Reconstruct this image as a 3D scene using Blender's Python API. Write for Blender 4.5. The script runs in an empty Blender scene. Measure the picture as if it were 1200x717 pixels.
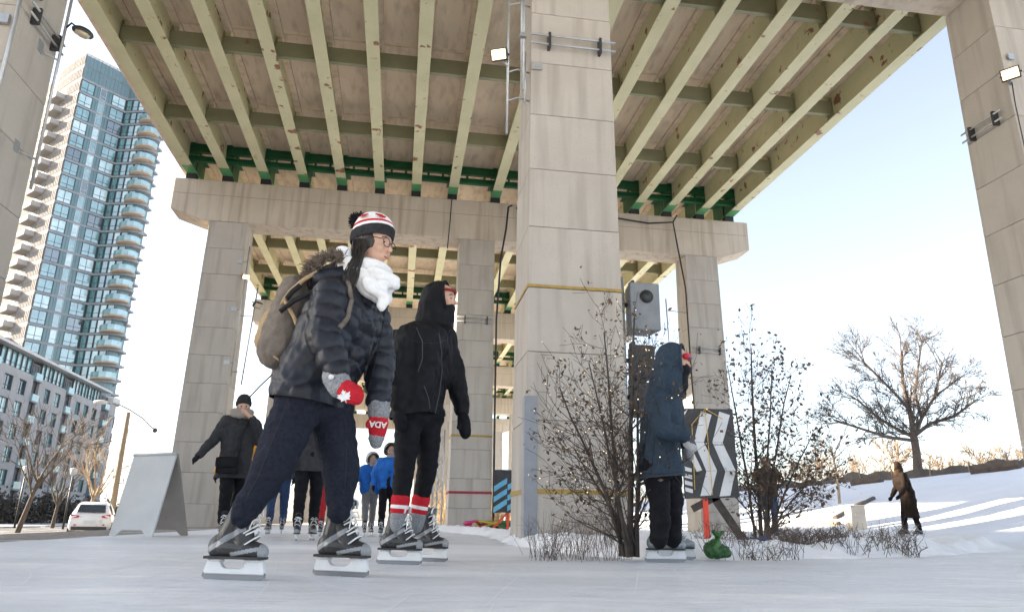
import bpy, bmesh, math, random
import numpy as np
from mathutils import Vector, Matrix, noise, Euler
rnd = random.Random(7)
S = bpy.context.scene
COL = S.collection
R_ = math.radians

# ------------------------------------------------------------------ camera, sky, sun, exposure
FPX, PITCH, ROLL, CAMH = 825.0, R_(16.9), R_(0.8), 0.255
cF = Vector((0, math.cos(PITCH), math.sin(PITCH)))
_u0 = Vector((0, -math.sin(PITCH), math.cos(PITCH)))
cR = Vector((1, 0, 0)) * math.cos(ROLL) + _u0 * math.sin(ROLL)
cU = _u0 * math.cos(ROLL) - Vector((1, 0, 0)) * math.sin(ROLL)
cd = bpy.data.cameras.new('camera'); cam = bpy.data.objects.new('camera', cd); COL.objects.link(cam)
cam.matrix_world = Matrix.Translation((0, 0, CAMH)) @ Matrix((cR, cU, -cF)).transposed().to_4x4()
cd.sensor_width = 36; cd.lens = FPX / 1200 * 36; cd.clip_start = 0.05; cd.clip_end = 6000
S.camera = cam
SUN_BEARING, SUN_EL = R_(-82), R_(20.5)
w = bpy.data.worlds.new('World'); S.world = w; w.use_nodes = True
nt = w.node_tree; sky = nt.nodes.new('ShaderNodeTexSky'); sky.sky_type = 'NISHITA'; sky.sun_disc = False
sky.sun_elevation = SUN_EL; sky.sun_rotation = SUN_BEARING; sky.air_density = 1.0; sky.dust_density = 1.3; sky.ozone_density = 2.2
bg = nt.nodes['Background']; bg.inputs['Strength'].default_value = 0.092
hs = nt.nodes.new('ShaderNodeHueSaturation'); hs.inputs['Saturation'].default_value = 0.54; hs.inputs['Value'].default_value = 1.0   # thin winter haze: a paler sky all round
nt.links.new(sky.outputs[0], hs.inputs['Color']); nt.links.new(hs.outputs[0], bg.inputs[0])
to_sun = Vector((math.sin(SUN_BEARING) * math.cos(SUN_EL), math.cos(SUN_BEARING) * math.cos(SUN_EL), math.sin(SUN_EL)))
sd = bpy.data.lights.new('sun', 'SUN'); sd.energy = 5.0; sd.angle = R_(0.5); sd.color = (1.0, 0.87, 0.69)
so = bpy.data.objects.new('sun', sd); COL.objects.link(so); so.rotation_euler = (-to_sun).to_track_quat('-Z', 'Y').to_euler()
so.location = to_sun * 60
S.view_settings.view_transform = 'Standard'; S.view_settings.look = 'None'; S.view_settings.gamma = 1
S.view_settings.exposure = 2.25

def ray(u, v): return cF + cR * ((u - 600) / FPX) - cU * ((v - 358.5) / FPX)
def px(u, v, y):                       # photo pixel on the vertical plane y
    r = ray(u, v); return Vector((0, 0, CAMH)) + r * (y / r.y)
def gnd(u, v, z=0.0):                  # photo pixel on the level z
    r = ray(u, v); return Vector((0, 0, CAMH)) + r * ((z - CAMH) / r.z)
def pd(u, v, D):                       # photo pixel at horizontal distance D
    r = ray(u, v); return Vector((0, 0, CAMH)) + r * (D / math.hypot(r.x, r.y))
BA = R_(8.7)                            # the viaduct runs 8.7 degrees left of the view
def bp(lat, s, z=0.0): return Vector((lat * math.cos(BA) - s * math.sin(BA), lat * math.sin(BA) + s * math.cos(BA), z))
def tobp(x, y): return (x * math.cos(BA) + y * math.sin(BA), -x * math.sin(BA) + y * math.cos(BA))

# ------------------------------------------------------------------ materials
MATS = {}
def mat(name, col, rough=0.7, col2=None, scale=4.0, detail=6.0, bump=0.0, bscale=None, stretch=(1, 1, 1), metal=0.0,
        spots=None, spec=0.5, coat=0.0, coords='Object', ramp=(0.35, 0.65), sheen=0.0, emit=None, dist=0.02):
    """noise-mixed principled material; spots = (colour, scale, threshold, softness)"""
    if name in MATS: return MATS[name]
    m = bpy.data.materials.new(name); m.use_nodes = True; t = m.node_tree; N = t.nodes; Lk = t.links
    b = N['Principled BSDF']; b.inputs['Roughness'].default_value = rough; b.inputs['Metallic'].default_value = metal
    b.inputs['Specular IOR Level'].default_value = spec; b.inputs['Coat Weight'].default_value = coat
    b.inputs['Sheen Weight'].default_value = sheen
    b.inputs['Base Color'].default_value = (*col, 1)
    tc = N.new('ShaderNodeTexCoord'); mp = N.new('ShaderNodeMapping'); mp.inputs['Scale'].default_value = stretch
    oi = N.new('ShaderNodeObjectInfo'); va = N.new('ShaderNodeVectorMath'); va.operation = 'MULTIPLY_ADD'; va.inputs[1].default_value = (37, 23, 51)
    cb = N.new('ShaderNodeCombineXYZ')
    for q in range(3): Lk.new(oi.outputs['Random'], cb.inputs[q])
    Lk.new(cb.outputs[0], va.inputs[0]); Lk.new(tc.outputs[coords], va.inputs[2])
    OUT = va.outputs[0]; Lk.new(OUT, mp.inputs[0])
    last = None
    if col2 is not None:
        n = N.new('ShaderNodeTexNoise'); n.inputs['Scale'].default_value = scale; n.inputs['Detail'].default_value = detail
        n.inputs['Roughness'].default_value = 0.62
        Lk.new(mp.outputs[0], n.inputs['Vector'])
        r = N.new('ShaderNodeValToRGB'); r.color_ramp.elements[0].position = ramp[0]; r.color_ramp.elements[1].position = ramp[1]
        r.color_ramp.elements[0].color = (*col, 1); r.color_ramp.elements[1].color = (*col2, 1)
        Lk.new(n.outputs['Fac'], r.inputs[0]); last = r.outputs[0]
    for (sc, ss, th, sf) in (spots or []):
        n = N.new('ShaderNodeTexNoise'); n.inputs['Scale'].default_value = ss; n.inputs['Detail'].default_value = 7
        Lk.new(OUT, n.inputs['Vector'])
        r = N.new('ShaderNodeMapRange'); r.inputs[1].default_value = th; r.inputs[2].default_value = th + sf
        Lk.new(n.outputs['Fac'], r.inputs[0])
        mx = N.new('ShaderNodeMix'); mx.data_type = 'RGBA'
        Lk.new(r.outputs[0], mx.inputs[0])
        if last is None: mx.inputs[6].default_value = (*col, 1)
        else: Lk.new(last, mx.inputs[6])
        mx.inputs[7].default_value = (*sc, 1); last = mx.outputs[2]
    if last is not None: Lk.new(last, b.inputs['Base Color'])
    if bump:
        n = N.new('ShaderNodeTexNoise'); n.inputs['Scale'].default_value = bscale or scale * 4; n.inputs['Detail'].default_value = 5
        Lk.new(mp.outputs[0], n.inputs['Vector'])
        bu = N.new('ShaderNodeBump'); bu.inputs['Strength'].default_value = bump; bu.inputs['Distance'].default_value = dist
        Lk.new(n.outputs['Fac'], bu.inputs['Height']); Lk.new(bu.outputs[0], b.inputs['Normal'])
    if emit:
        b.inputs['Emission Color'].default_value = (*emit[0], 1); b.inputs['Emission Strength'].default_value = emit[1]
    MATS[name] = m; return m

def concrete(name, a, b_, streak, bumpk=0.25):
    """cast concrete: blotches, vertical water streaks, pores"""
    if name in MATS: return MATS[name]
    m = mat(name, a, 0.88, b_, 1.3, 8, bump=bumpk, bscale=38, spec=0.25, dist=0.006, ramp=(0.3, 0.7))
    t = m.node_tree; N = t.nodes; Lk = t.links; b = N['Principled BSDF']
    old = b.inputs['Base Color'].links[0].from_socket
    tc = N['Texture Coordinate']; mp = N.new('ShaderNodeMapping'); mp.inputs['Scale'].default_value = (3.2, 3.2, 0.22)
    Lk.new(N['Vector Math'].outputs[0], mp.inputs[0])
    n = N.new('ShaderNodeTexNoise'); n.inputs['Scale'].default_value = 1.6; n.inputs['Detail'].default_value = 6; Lk.new(mp.outputs[0], n.inputs['Vector'])
    r = N.new('ShaderNodeMapRange'); r.inputs[1].default_value = 0.48; r.inputs[2].default_value = 0.70; r.inputs[4].default_value = 0.85
    Lk.new(n.outputs['Fac'], r.inputs[0])
    mx = N.new('ShaderNodeMix'); mx.data_type = 'RGBA'; Lk.new(r.outputs[0], mx.inputs[0]); Lk.new(old, mx.inputs[6]); mx.inputs[7].default_value = (*streak, 1)
    n2 = N.new('ShaderNodeTexNoise'); n2.inputs['Scale'].default_value = 60; n2.inputs['Detail'].default_value = 3; Lk.new(tc.outputs['Object'], n2.inputs['Vector'])
    r2 = N.new('ShaderNodeMapRange'); r2.inputs[1].default_value = 0.30; r2.inputs[2].default_value = 0.40; r2.inputs[3].default_value = 0.6; r2.inputs[4].default_value = 0.0
    Lk.new(n2.outputs['Fac'], r2.inputs[0])
    m2 = N.new('ShaderNodeMix'); m2.data_type = 'RGBA'; Lk.new(r2.outputs[0], m2.inputs[0]); Lk.new(mx.outputs[2], m2.inputs[6]); m2.inputs[7].default_value = (*[c * 0.72 for c in a], 1)
    Lk.new(m2.outputs[2], b.inputs['Base Color'])
    return m

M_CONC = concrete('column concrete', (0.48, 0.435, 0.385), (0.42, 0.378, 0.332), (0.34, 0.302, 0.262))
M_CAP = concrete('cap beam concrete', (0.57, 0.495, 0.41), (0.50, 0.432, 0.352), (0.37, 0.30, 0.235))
M_SOFFIT = concrete('deck soffit concrete', (0.84, 0.69, 0.53), (0.76, 0.61, 0.465), (0.60, 0.47, 0.355))  # base colour brightened and warmed in place of missing bounce light
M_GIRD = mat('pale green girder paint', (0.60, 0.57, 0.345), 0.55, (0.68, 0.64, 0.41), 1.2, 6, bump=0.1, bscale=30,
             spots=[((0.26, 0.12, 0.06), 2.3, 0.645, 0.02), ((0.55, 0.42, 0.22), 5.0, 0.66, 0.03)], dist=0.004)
M_BRACE = mat('olive cross beam paint', (0.24, 0.24, 0.14), 0.6, (0.29, 0.28, 0.17), 2, spots=[((0.30, 0.16, 0.08), 4, 0.66, 0.04)])
M_GREEN = mat('bridge end green paint', (0.012, 0.105, 0.04), 0.5, (0.018, 0.14, 0.05), 3, spots=[((0.08, 0.06, 0.03), 6, 0.63, 0.04)])
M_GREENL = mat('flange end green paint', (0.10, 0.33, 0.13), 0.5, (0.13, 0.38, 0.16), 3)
M_STEEL = mat('galvanised steel', (0.48, 0.49, 0.50), 0.42, (0.40, 0.41, 0.42), 9, metal=0.7)
M_DARKM = mat('dark metal', (0.035, 0.035, 0.038), 0.5, (0.06, 0.06, 0.06), 9, metal=0.3)
M_BLACK = mat('black rubber', (0.018, 0.018, 0.02), 0.6)
M_SNOW = mat('snow', (0.84, 0.86, 0.90), 0.75, (0.78, 0.80, 0.85), 1.5, 6, bump=0.6, bscale=14, dist=0.03, spec=0.3)
def ice_mat():
    m = bpy.data.materials.new('rink ice'); m.use_nodes = True; t = m.node_tree; N = t.nodes; Lk = t.links; b = N['Principled BSDF']
    tc = N.new('ShaderNodeTexCoord')
    def nz(sc, st, d=6, rot=0.0):
        mp = N.new('ShaderNodeMapping'); mp.inputs['Scale'].default_value = st; mp.inputs['Rotation'].default_value = (0, 0, rot)
        Lk.new(tc.outputs['Object'], mp.inputs[0]); n = N.new('ShaderNodeTexNoise'); n.inputs['Scale'].default_value = sc; n.inputs['Detail'].default_value = d
        n.inputs['Roughness'].default_value = 0.65; Lk.new(mp.outputs[0], n.inputs['Vector']); return n
    big = nz(0.8, (0.35, 1.3, 1), 9); fine = nz(18, (1, 1, 1), 6)
    r = N.new('ShaderNodeValToRGB'); e = r.color_ramp.elements
    e[0].position = 0.34; e[0].color = (0.61, 0.64, 0.69, 1); e[1].position = 0.66; e[1].color = (0.80, 0.82, 0.86, 1); Lk.new(big.outputs['Fac'], r.inputs[0])
    last = r.outputs[0]; hsum = None
    for rot, seed in ((0.15, 1), (-0.35, 2), (0.7, 3)):          # skate scratches, long thin streaks
        s = nz(8.0 + seed, (0.25, 9.0, 1), 3, rot)
        mr = N.new('ShaderNodeMapRange'); mr.inputs[1].default_value = 0.60; mr.inputs[2].default_value = 0.68; mr.inputs[4].default_value = 0.55
        Lk.new(s.outputs['Fac'], mr.inputs[0])
        mx = N.new('ShaderNodeMix'); mx.data_type = 'RGBA'; Lk.new(mr.outputs[0], mx.inputs[0]); Lk.new(last, mx.inputs[6]); mx.inputs[7].default_value = (0.86, 0.87, 0.88, 1); last = mx.outputs[2]
        if hsum is None: hsum = mr.outputs[0]
        else:
            ad = N.new('ShaderNodeMath'); Lk.new(hsum, ad.inputs[0]); Lk.new(mr.outputs[0], ad.inputs[1]); hsum = ad.outputs[0]
    pt = nz(2.2, (0.5, 1.6, 1), 8, 0.3); pm = N.new('ShaderNodeMapRange'); pm.inputs[1].default_value = 0.55; pm.inputs[2].default_value = 0.63; pm.inputs[4].default_value = 0.75; Lk.new(pt.outputs['Fac'], pm.inputs[0])
    mx = N.new('ShaderNodeMix'); mx.data_type = 'RGBA'; Lk.new(pm.outputs[0], mx.inputs[0]); Lk.new(last, mx.inputs[6]); mx.inputs[7].default_value = (0.82, 0.83, 0.85, 1); last = mx.outputs[2]
    sn = N.new('ShaderNodeMapRange'); sn.inputs[1].default_value = 0.60; sn.inputs[2].default_value = 0.72; sn.inputs[4].default_value = 0.8; Lk.new(fine.outputs['Fac'], sn.inputs[0])
    mx = N.new('ShaderNodeMix'); mx.data_type = 'RGBA'; Lk.new(sn.outputs[0], mx.inputs[0]); Lk.new(last, mx.inputs[6]); mx.inputs[7].default_value = (0.86, 0.88, 0.91, 1)
    Lk.new(mx.outputs[2], b.inputs['Base Color'])
    rr = N.new('ShaderNodeMapRange'); rr.inputs[1].default_value = 0.3; rr.inputs[2].default_value = 0.7; rr.inputs[3].default_value = 0.32; rr.inputs[4].default_value = 0.62
    Lk.new(big.outputs['Fac'], rr.inputs[0]); Lk.new(rr.outputs[0], b.inputs['Roughness']); b.inputs['Specular IOR Level'].default_value = 0.35
    ad = N.new('ShaderNodeMath'); Lk.new(hsum, ad.inputs[0]); Lk.new(fine.outputs['Fac'], ad.inputs[1])
    bu = N.new('ShaderNodeBump'); bu.inputs['Strength'].default_value = 0.8; bu.inputs['Distance'].default_value = 0.012
    Lk.new(ad.outputs[0], bu.inputs['Height']); Lk.new(bu.outputs[0], b.inputs['Normal'])
    return m
M_ICE = ice_mat()

# ------------------------------------------------------------------ object helpers
def tag(o, label=None, cat=None, group=None, kind=None):
    if label: o['label'] = label
    if cat: o['category'] = cat
    if group: o['group'] = group
    if kind: o['kind'] = kind
    return o
def empty(name, loc=(0, 0, 0), rz=0.0, label=None, cat=None, group=None):
    o = bpy.data.objects.new(name, None); COL.objects.link(o); o.location = loc; o.rotation_euler = (0, 0, rz); o.empty_display_size = 0.2
    return tag(o, label, cat, group)
def link(name, me, parent=None, loc=(0, 0, 0), rot=(0, 0, 0), scale=None):
    o = bpy.data.objects.new(name, me); COL.objects.link(o)
    o.location = loc; o.rotation_euler = rot
    if scale: o.scale = scale
    if parent: o.parent = parent
    return o
def wpart(name, me, parent):            # mesh given in world coordinates, parented under a placed empty
    o = bpy.data.objects.new(name, me); COL.objects.link(o); o.parent = parent
    lm = Matrix.LocRotScale(parent.location, parent.rotation_euler, parent.scale)
    if parent.parent: lm = Matrix.LocRotScale(parent.parent.location, parent.parent.rotation_euler, parent.parent.scale) @ parent.matrix_parent_inverse @ lm
    o.matrix_parent_inverse = lm.inverted()
    return o
def frame_axes(d, hint=Vector((0, 0, 1))):
    d = d.normalized()
    if abs(d.dot(hint)) > 0.95: hint = Vector((1, 0, 0)) if abs(d.x) < 0.9 else Vector((0, 1, 0))
    a = hint.cross(d).normalized(); return a, d.cross(a).normalized()
class MB:
    """collects shapes into one mesh; every face keeps a material slot"""
    def __init__(s): s.v = []; s.f = []; s.mi = []; s.smooth = []
    def add(s, vs, fs, mi=0, smooth=False):
        o = len(s.v); s.v += [tuple(p) for p in vs]
        for q in fs: s.f.append(tuple(i + o for i in q)); s.mi.append(mi); s.smooth.append(smooth)
        return s
    def box(s, c, d, rz=0.0, mi=0, M=None):
        hx, hy, hz = d[0] / 2, d[1] / 2, d[2] / 2; ca, sa = math.cos(rz), math.sin(rz); vs = []
        for z in (-hz, hz):
            for x, y in ((-hx, -hy), (hx, -hy), (hx, hy), (-hx, hy)):
                p = Vector((x * ca - y * sa, x * sa + y * ca, z))
                if M is not None: p = M @ p
                vs.append(p + Vector(c))
        return s.add(vs, [(0, 3, 2, 1), (4, 5, 6, 7), (0, 1, 5, 4), (1, 2, 6, 5), (2, 3, 7, 6), (3, 0, 4, 7)], mi)
    def frust(s, c0, d0, c1, d1, mi=0):
        vs = []
        for c, d in ((c0, d0), (c1, d1)):
            for x, y in ((-1, -1), (1, -1), (1, 1), (-1, 1)): vs.append((c[0] + x * d[0] / 2, c[1] + y * d[1] / 2, c[2]))
        return s.add(vs, [(0, 3, 2, 1), (4, 5, 6, 7), (0, 1, 5, 4), (1, 2, 6, 5), (2, 3, 7, 6), (3, 0, 4, 7)], mi)
    def bar(s, a, b, wd, ht, mi=0, hint=Vector((0, 0, 1))):
        a, b = Vector(a), Vector(b); x, y = frame_axes(b - a, hint); vs = []
        for p in (a, b):
            for i, j in ((-1, -1), (1, -1), (1, 1), (-1, 1)): vs.append(p + x * (i * wd / 2) + y * (j * ht / 2))
        return s.add(vs, [(0, 3, 2, 1), (4, 5, 6, 7), (0, 1, 5, 4), (1, 2, 6, 5), (2, 3, 7, 6), (3, 0, 4, 7)], mi)
    def tube(s, pts, rad, n=8, mi=0, cap=True, smooth=True):
        pts = [Vector(p) for p in pts]; k = len(pts)
        if not hasattr(rad, '__len__'): rad = [rad] * k
        vs = []; fs = []; hint = Vector((0, 0, 1)); px_ = None
        for i in range(k):
            d = (pts[min(i + 1, k - 1)] - pts[max(i - 1, 0)])
            if d.length < 1e-9: d = Vector((0, 0, 1))
            if px_ is None: x, y = frame_axes(d)
            else:
                dn = d.normalized(); x = (px_ - dn * px_.dot(dn))
                if x.length < 1e-6: x, y = frame_axes(d)
                else: x.normalize(); y = dn.cross(x)
            px_ = x
            for j in range(n):
                a = 2 * math.pi * j / n; vs.append(pts[i] + (x * math.cos(a) + y * math.sin(a)) * rad[i])
        for i in range(k - 1):
            for j in range(n):
                q = (j + 1) % n; fs.append((i * n + j, i * n + q, (i + 1) * n + q, (i + 1) * n + j))
        if cap and n > 2: fs.append(tuple(range(n))[::-1]); fs.append(tuple((k - 1) * n + j for j in range(n)))
        return s.add(vs, fs, mi, smooth)
    def sphere(s, c, r, n=10, m=7, mi=0, M=None, smooth=True):
        if not hasattr(r, '__len__'): r = (r, r, r)
        vs = []; fs = []; c = Vector(c)
        for i in range(m + 1):
            t = math.pi * i / m
            for j in range(n):
                a = 2 * math.pi * j / n; p = Vector((r[0] * math.sin(t) * math.cos(a), r[1] * math.sin(t) * math.sin(a), r[2] * math.cos(t)))
                if M is not None: p = M @ p
                vs.append(c + p)
        for i in range(m):
            for j in range(n):
                q = (j + 1) % n; fs.append((i * n + j, (i + 1) * n + j, (i + 1) * n + q, i * n + q))
        return s.add(vs, fs, mi, smooth)
    def prism(s, poly, off, mi=0):                    # poly: 3-D polygon, off: extrusion vector
        n = len(poly); off = Vector(off); a = [Vector(p) for p in poly]; vs = a + [p + off for p in a]
        fs = [tuple(range(n)), tuple(range(n, 2 * n))[::-1]]
        for i in range(n): j = (i + 1) % n; fs.append((i, i + n, j + n, j))
        return s.add(vs, fs, mi)
    def quad(s, a, b, c, d, mi=0): return s.add([a, b, c, d], [(0, 1, 2, 3)], mi)
    def mesh(s, name, mats, bevel=0.0, seg=1, fix=True):
        me = bpy.data.meshes.new(name); me.from_pydata(s.v, [], s.f)
        for m in (mats if isinstance(mats, (list, tuple)) else [mats]): me.materials.append(m)
        me.polygons.foreach_set('material_index', s.mi); me.polygons.foreach_set('use_smooth', s.smooth)
        if bevel or fix:
            b = bmesh.new(); b.from_mesh(me)
            if fix: bmesh.ops.remove_doubles(b, verts=b.verts, dist=1e-5); bmesh.ops.recalc_face_normals(b, faces=b.faces)
            if bevel:
                ed = [e for e in b.edges if len(e.link_faces) == 2 and e.calc_face_angle(0) > 0.5]
                bmesh.ops.bevel(b, geom=ed, offset=bevel, segments=seg, affect='EDGES', profile=0.7)
            b.to_mesh(me); b.free()
        me.update(); return me
    def build(s, name, mats, parent=None, bevel=0.0, seg=1, world=False, loc=(0, 0, 0), rot=(0, 0, 0), fix=True):
        me = s.mesh(name, mats, bevel, seg, fix)
        if world and parent is not None: return wpart(name, me, parent)
        return link(name, me, parent, loc, rot)
def nz1(x, y=0.0, z=0.0): return noise.noise(Vector((x, y, z)))
def smooth01(t): t = max(0.0, min(1.0, t)); return t * t * (3 - 2 * t)

# ------------------------------------------------------------------ ground, ice, snow
def ground_z(x, y):
    lat, s = tobp(x, y); z = -0.03
    if lat < -4:
        z -= 0.80 * smooth01((-lat - 5.0) / 9.0)
        z += 0.02 * nz1(x * 0.7, y * 0.7)
    if lat > 11.2:                                       # the snow-covered bank along the viaduct
        top = 2.45 + 0.12 * math.sin(s * 0.05) + 0.25 * smooth01((32 - s) / 12)
        t = (lat - 12.0) / 13.0
        r = 0.62 * max(0, min(1, t)) + 0.38 * smooth01(t)
        z += top * r
        k = smooth01(t * 3) * (1 - 0.5 * smooth01((lat - 40) / 30))
        z += k * (0.14 * nz1(lat * 0.30, s * 0.22, 3) + 0.06 * nz1(lat * 0.9, s * 0.7, 5) + 0.02 * nz1(lat * 3, s * 3, 9))
    if math.hypot(x, y) > 400: z = min(z, 2.0)
    return z
def axis(c, near, step, far):
    v = list(np.arange(c - near, c + near + 1e-6, step)); d = step
    lo, hi = v[0], v[-1]
    while hi < far: d *= 1.28; hi += d; v.append(hi)
    d = step
    while lo > -far: d *= 1.28; lo -= d; v.insert(0, lo)
    return v
gx = axis(8, 30, 0.75, 2500); gy = axis(24, 36, 0.75, 2500)
vs = [(x, y, ground_z(x, y)) for y in gy for x in gx]; n = len(gx)
fs = [(j * n + i, j * n + i + 1, (j + 1) * n + i + 1, (j + 1) * n + i) for j in range(len(gy) - 1) for i in range(n - 1)]
mb = MB(); mb.add(vs, fs, 0, True)
M_GROUND = mat('winter ground', (0.84, 0.86, 0.90), 0.85, (0.79, 0.81, 0.86), 0.9, 6, bump=0.5, bscale=9, dist=0.05, spec=0.25)
def ground_zones(m):                                      # gravel verge left of the rink, snow elsewhere (a real border in the place)
    t = m.node_tree; N = t.nodes; Lk = t.links; b = N['Principled BSDF']; old = b.inputs['Base Color'].links[0].from_socket
    tc = N['Texture Coordinate']; mp = N.new('ShaderNodeMapping'); mp.inputs['Rotation'].default_value = (0, 0, -BA); Lk.new(tc.outputs['Object'], mp.inputs[0])
    sp = N.new('ShaderNodeSeparateXYZ'); Lk.new(mp.outputs[0], sp.inputs[0])
    nn = N.new('ShaderNodeTexNoise'); nn.inputs['Scale'].default_value = 0.8; nn.inputs['Detail'].default_value = 8; Lk.new(tc.outputs['Object'], nn.inputs['Vector'])
    ma = N.new('ShaderNodeMath'); ma.operation = 'MULTIPLY_ADD'; ma.inputs[1].default_value = 5.0; Lk.new(nn.outputs['Fac'], ma.inputs[0]); Lk.new(sp.outputs[0], ma.inputs[2])
    mr = N.new('ShaderNodeMapRange'); mr.inputs[1].default_value = -0.6; mr.inputs[2].default_value = -1.4; Lk.new(ma.outputs[0], mr.inputs[0])
    gv = N.new('ShaderNodeTexNoise'); gv.inputs['Scale'].default_value = 14; gv.inputs['Detail'].default_value = 6; Lk.new(tc.outputs['Object'], gv.inputs['Vector'])
    rp = N.new('ShaderNodeValToRGB'); e = rp.color_ramp.elements; e[0].position = 0.35; e[0].color = (0.17, 0.145, 0.12, 1); e[1].position = 0.7; e[1].color = (0.34, 0.31, 0.28, 1); Lk.new(gv.outputs['Fac'], rp.inputs[0])
    mx = N.new('ShaderNodeMix'); mx.data_type = 'RGBA'; Lk.new(mr.outputs[0], mx.inputs[0]); Lk.new(old, mx.inputs[6]); Lk.new(rp.outputs[0], mx.inputs[7])
    Lk.new(mx.outputs[2], b.inputs['Base Color'])
ground_zones(M_GROUND)
tag(mb.build('ground', M_GROUND, fix=False), kind='structure')
# ice sheet of the skating trail
edge_l = [(-3.55 + 0.12 * nz1(s * 0.6, 1), s) for s in np.arange(-40, 78, 0.5)]
edge_r = [(12.1 + 0.35 * nz1(s * 0.3, 4) + 0.1 * nz1(s * 1.7, 7), s) for s in np.arange(-40, 78, 0.5)]
mb = MB(); vs = []; fs = []
for i, (l_, r__) in enumerate(zip(edge_l, edge_r)):
    for k in range(9): q = k / 8; vs.append(bp(l_[0] + (r__[0] - l_[0]) * q, l_[1], 0.0))
for i in range(len(edge_l) - 1):
    for k in range(8): fs.append((i * 9 + k, i * 9 + k + 1, (i + 1) * 9 + k + 1, (i + 1) * 9 + k))
mb.add(vs, fs); tag(mb.build('ice', M_ICE, fix=False), kind='structure')
mk = MB(); rs = random.Random(99)                        # grooves of shaved ice left by skate blades
for _ in range(420):
    la, s = rs.uniform(-3, 5.5), rs.uniform(1.2, 13); 
    if la > 1.2 and s > 4.6: continue
    th = BA + math.pi / 2 + rs.gauss(0, 0.35); cv = rs.gauss(0, 0.16); p = bp(la, s); wd = rs.uniform(0.001, 0.0035); pv = None; L_ = rs.uniform(0.8, 3.2)
    for i in range(14):
        d = Vector((math.cos(th), math.sin(th), 0)); n_ = Vector((-d.y, d.x, 0)) * wd * math.sin(math.pi * (i + .3) / 13.8); q = (p + n_ + Vector((0, 0, 0.0022)), p - n_ + Vector((0, 0, 0.0022)))
        if pv: mk.add([pv[0], pv[1], q[1], q[0]], [(0, 1, 2, 3)])
        pv = q; p = p + d * (L_ / 14); th += cv * L_ / 14
tag(mk.build('skate_marks', mat('shaved ice', (0.86, 0.87, 0.89), 0.9, (0.80, 0.82, 0.85), 20), fix=False), kind='stuff')
# snow island around the middle columns, with a ploughed ridge along its edge
isl = [gnd(575, 628), gnd(590, 635), gnd(640, 645), gnd(700, 652), gnd(760, 655.5), gnd(830, 655.5), gnd(900, 655), gnd(1000, 654), gnd(1100, 650), gnd(1180, 645)]
isl = [tuple(tobp(p.x, p.y)) for p in isl] + [(7.9, 8.6), (7.0, 9.2), (5.4, 9.3), (4.2, 10.2), (3.5, 12), (3.4, 16), (3.6, 23), (1.0, 24), (0.9, 19), (1.25, 14)]
def pdist(p, poly):
    ins = False; best = 1e9; n = len(poly)
    for i in range(n):
        a = poly[i]; b = poly[(i + 1) % n]
        if (a[1] > p[1]) != (b[1] > p[1]) and p[0] < (b[0] - a[0]) * (p[1] - a[1]) / (b[1] - a[1]) + a[0]: ins = not ins
        dx, dy = b[0] - a[0], b[1] - a[1]; t = max(0, min(1, ((p[0] - a[0]) * dx + (p[1] - a[1]) * dy) / (dx * dx + dy * dy)))
        best = min(best, math.hypot(p[0] - a[0] - t * dx, p[1] - a[1] - t * dy))
    return best if ins else -best
def island_z(lat, s):
    d = pdist((lat, s), isl) + 0.10 * nz1(lat * 2.3, s * 2.3, 1) + 0.05 * nz1(lat * 6, s * 6, 4)
    if d < -0.12: return -0.05
    front = 1.0 if s < 9 else 0.7
    rid = 0.105 * front * math.exp(-((d - 0.28) / 0.20) ** 2) * (0.75 + 0.9 * nz1(lat * 1.7, s * 1.7, 8))
    base = 0.045 * smooth01((d + 0.05) / 0.3)
    return -0.03 * smooth01(-d / 0.1) + max(0, rid) + base + (0.035 * nz1(lat * 3.1, s * 3.1, 2) + 0.02 * nz1(lat * 11, s * 11, 5) + 0.012 * nz1(lat * 23, s * 23, 6)) * smooth01(d / 0.15)
las = np.arange(0.4, 8.6, 0.05); ss = list(np.arange(4.6, 9.8, 0.05)) + list(np.arange(9.8, 24.6, 0.2))
n = len(las); vs = []; zz = []
for s in ss:
    for la in las: z = island_z(la, s); zz.append(z); vs.append(bp(la, s, z))
fs = []
for j in range(len(ss) - 1):
    for i in range(n - 1):
        q = (j * n + i, j * n + i + 1, (j + 1) * n + i + 1, (j + 1) * n + i)
        if max(zz[k] for k in q) > -0.045: fs.append(q)
mb = MB(); mb.add(vs, fs, 0, True); me = mb.mesh('snow_bank', M_SNOW, fix=False)
b_ = bmesh.new(); b_.from_mesh(me); bmesh.ops.delete(b_, geom=[v for v in b_.verts if not v.link_faces], context='VERTS'); b_.to_mesh(me); b_.free()
tag(link('snow_bank', me), kind='structure')
def isl_z(p): la, s = tobp(p.x, p.y); return island_z(la, s)
# road with a lane line and kerb on the left, and the pavement before the condominium
M_ASPH = mat('asphalt', (0.060, 0.060, 0.063), 0.85, (0.10, 0.10, 0.10), 6, spots=[((0.45, 0.46, 0.48), 0.7, 0.60, 0.1)], bump=0.3, bscale=60)
M_PAVE = mat('pavement concrete', (0.30, 0.29, 0.28), 0.85, (0.38, 0.37, 0.36), 3, spots=[((0.75, 0.77, 0.80), 0.5, 0.56, 0.08)])
M_PAINT = mat('road paint', (0.75, 0.74, 0.70), 0.7, (0.55, 0.54, 0.5), 5)
def strip(name, l0, l1, z, m, s0=-40, s1=260, step=10, thick=0.0, parent=None):
    mb = MB()
    for s in np.arange(s0, s1, step):
        if thick: mb.box(bp((l0 + l1) / 2, s + step / 2, z - thick / 2), (abs(l1 - l0), step, thick), BA)
        else: mb.quad(bp(l0, s, z), bp(l1, s, z), bp(l1, s + step, z), bp(l0, s + step, z))
    return mb.build(name, m, parent)
tag(strip('road', -28.5, -18.5, -0.80, M_ASPH), kind='structure')
tag(strip('lane_marking', -23.6, -23.45, -0.796, M_PAINT, step=6), kind='structure')
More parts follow.
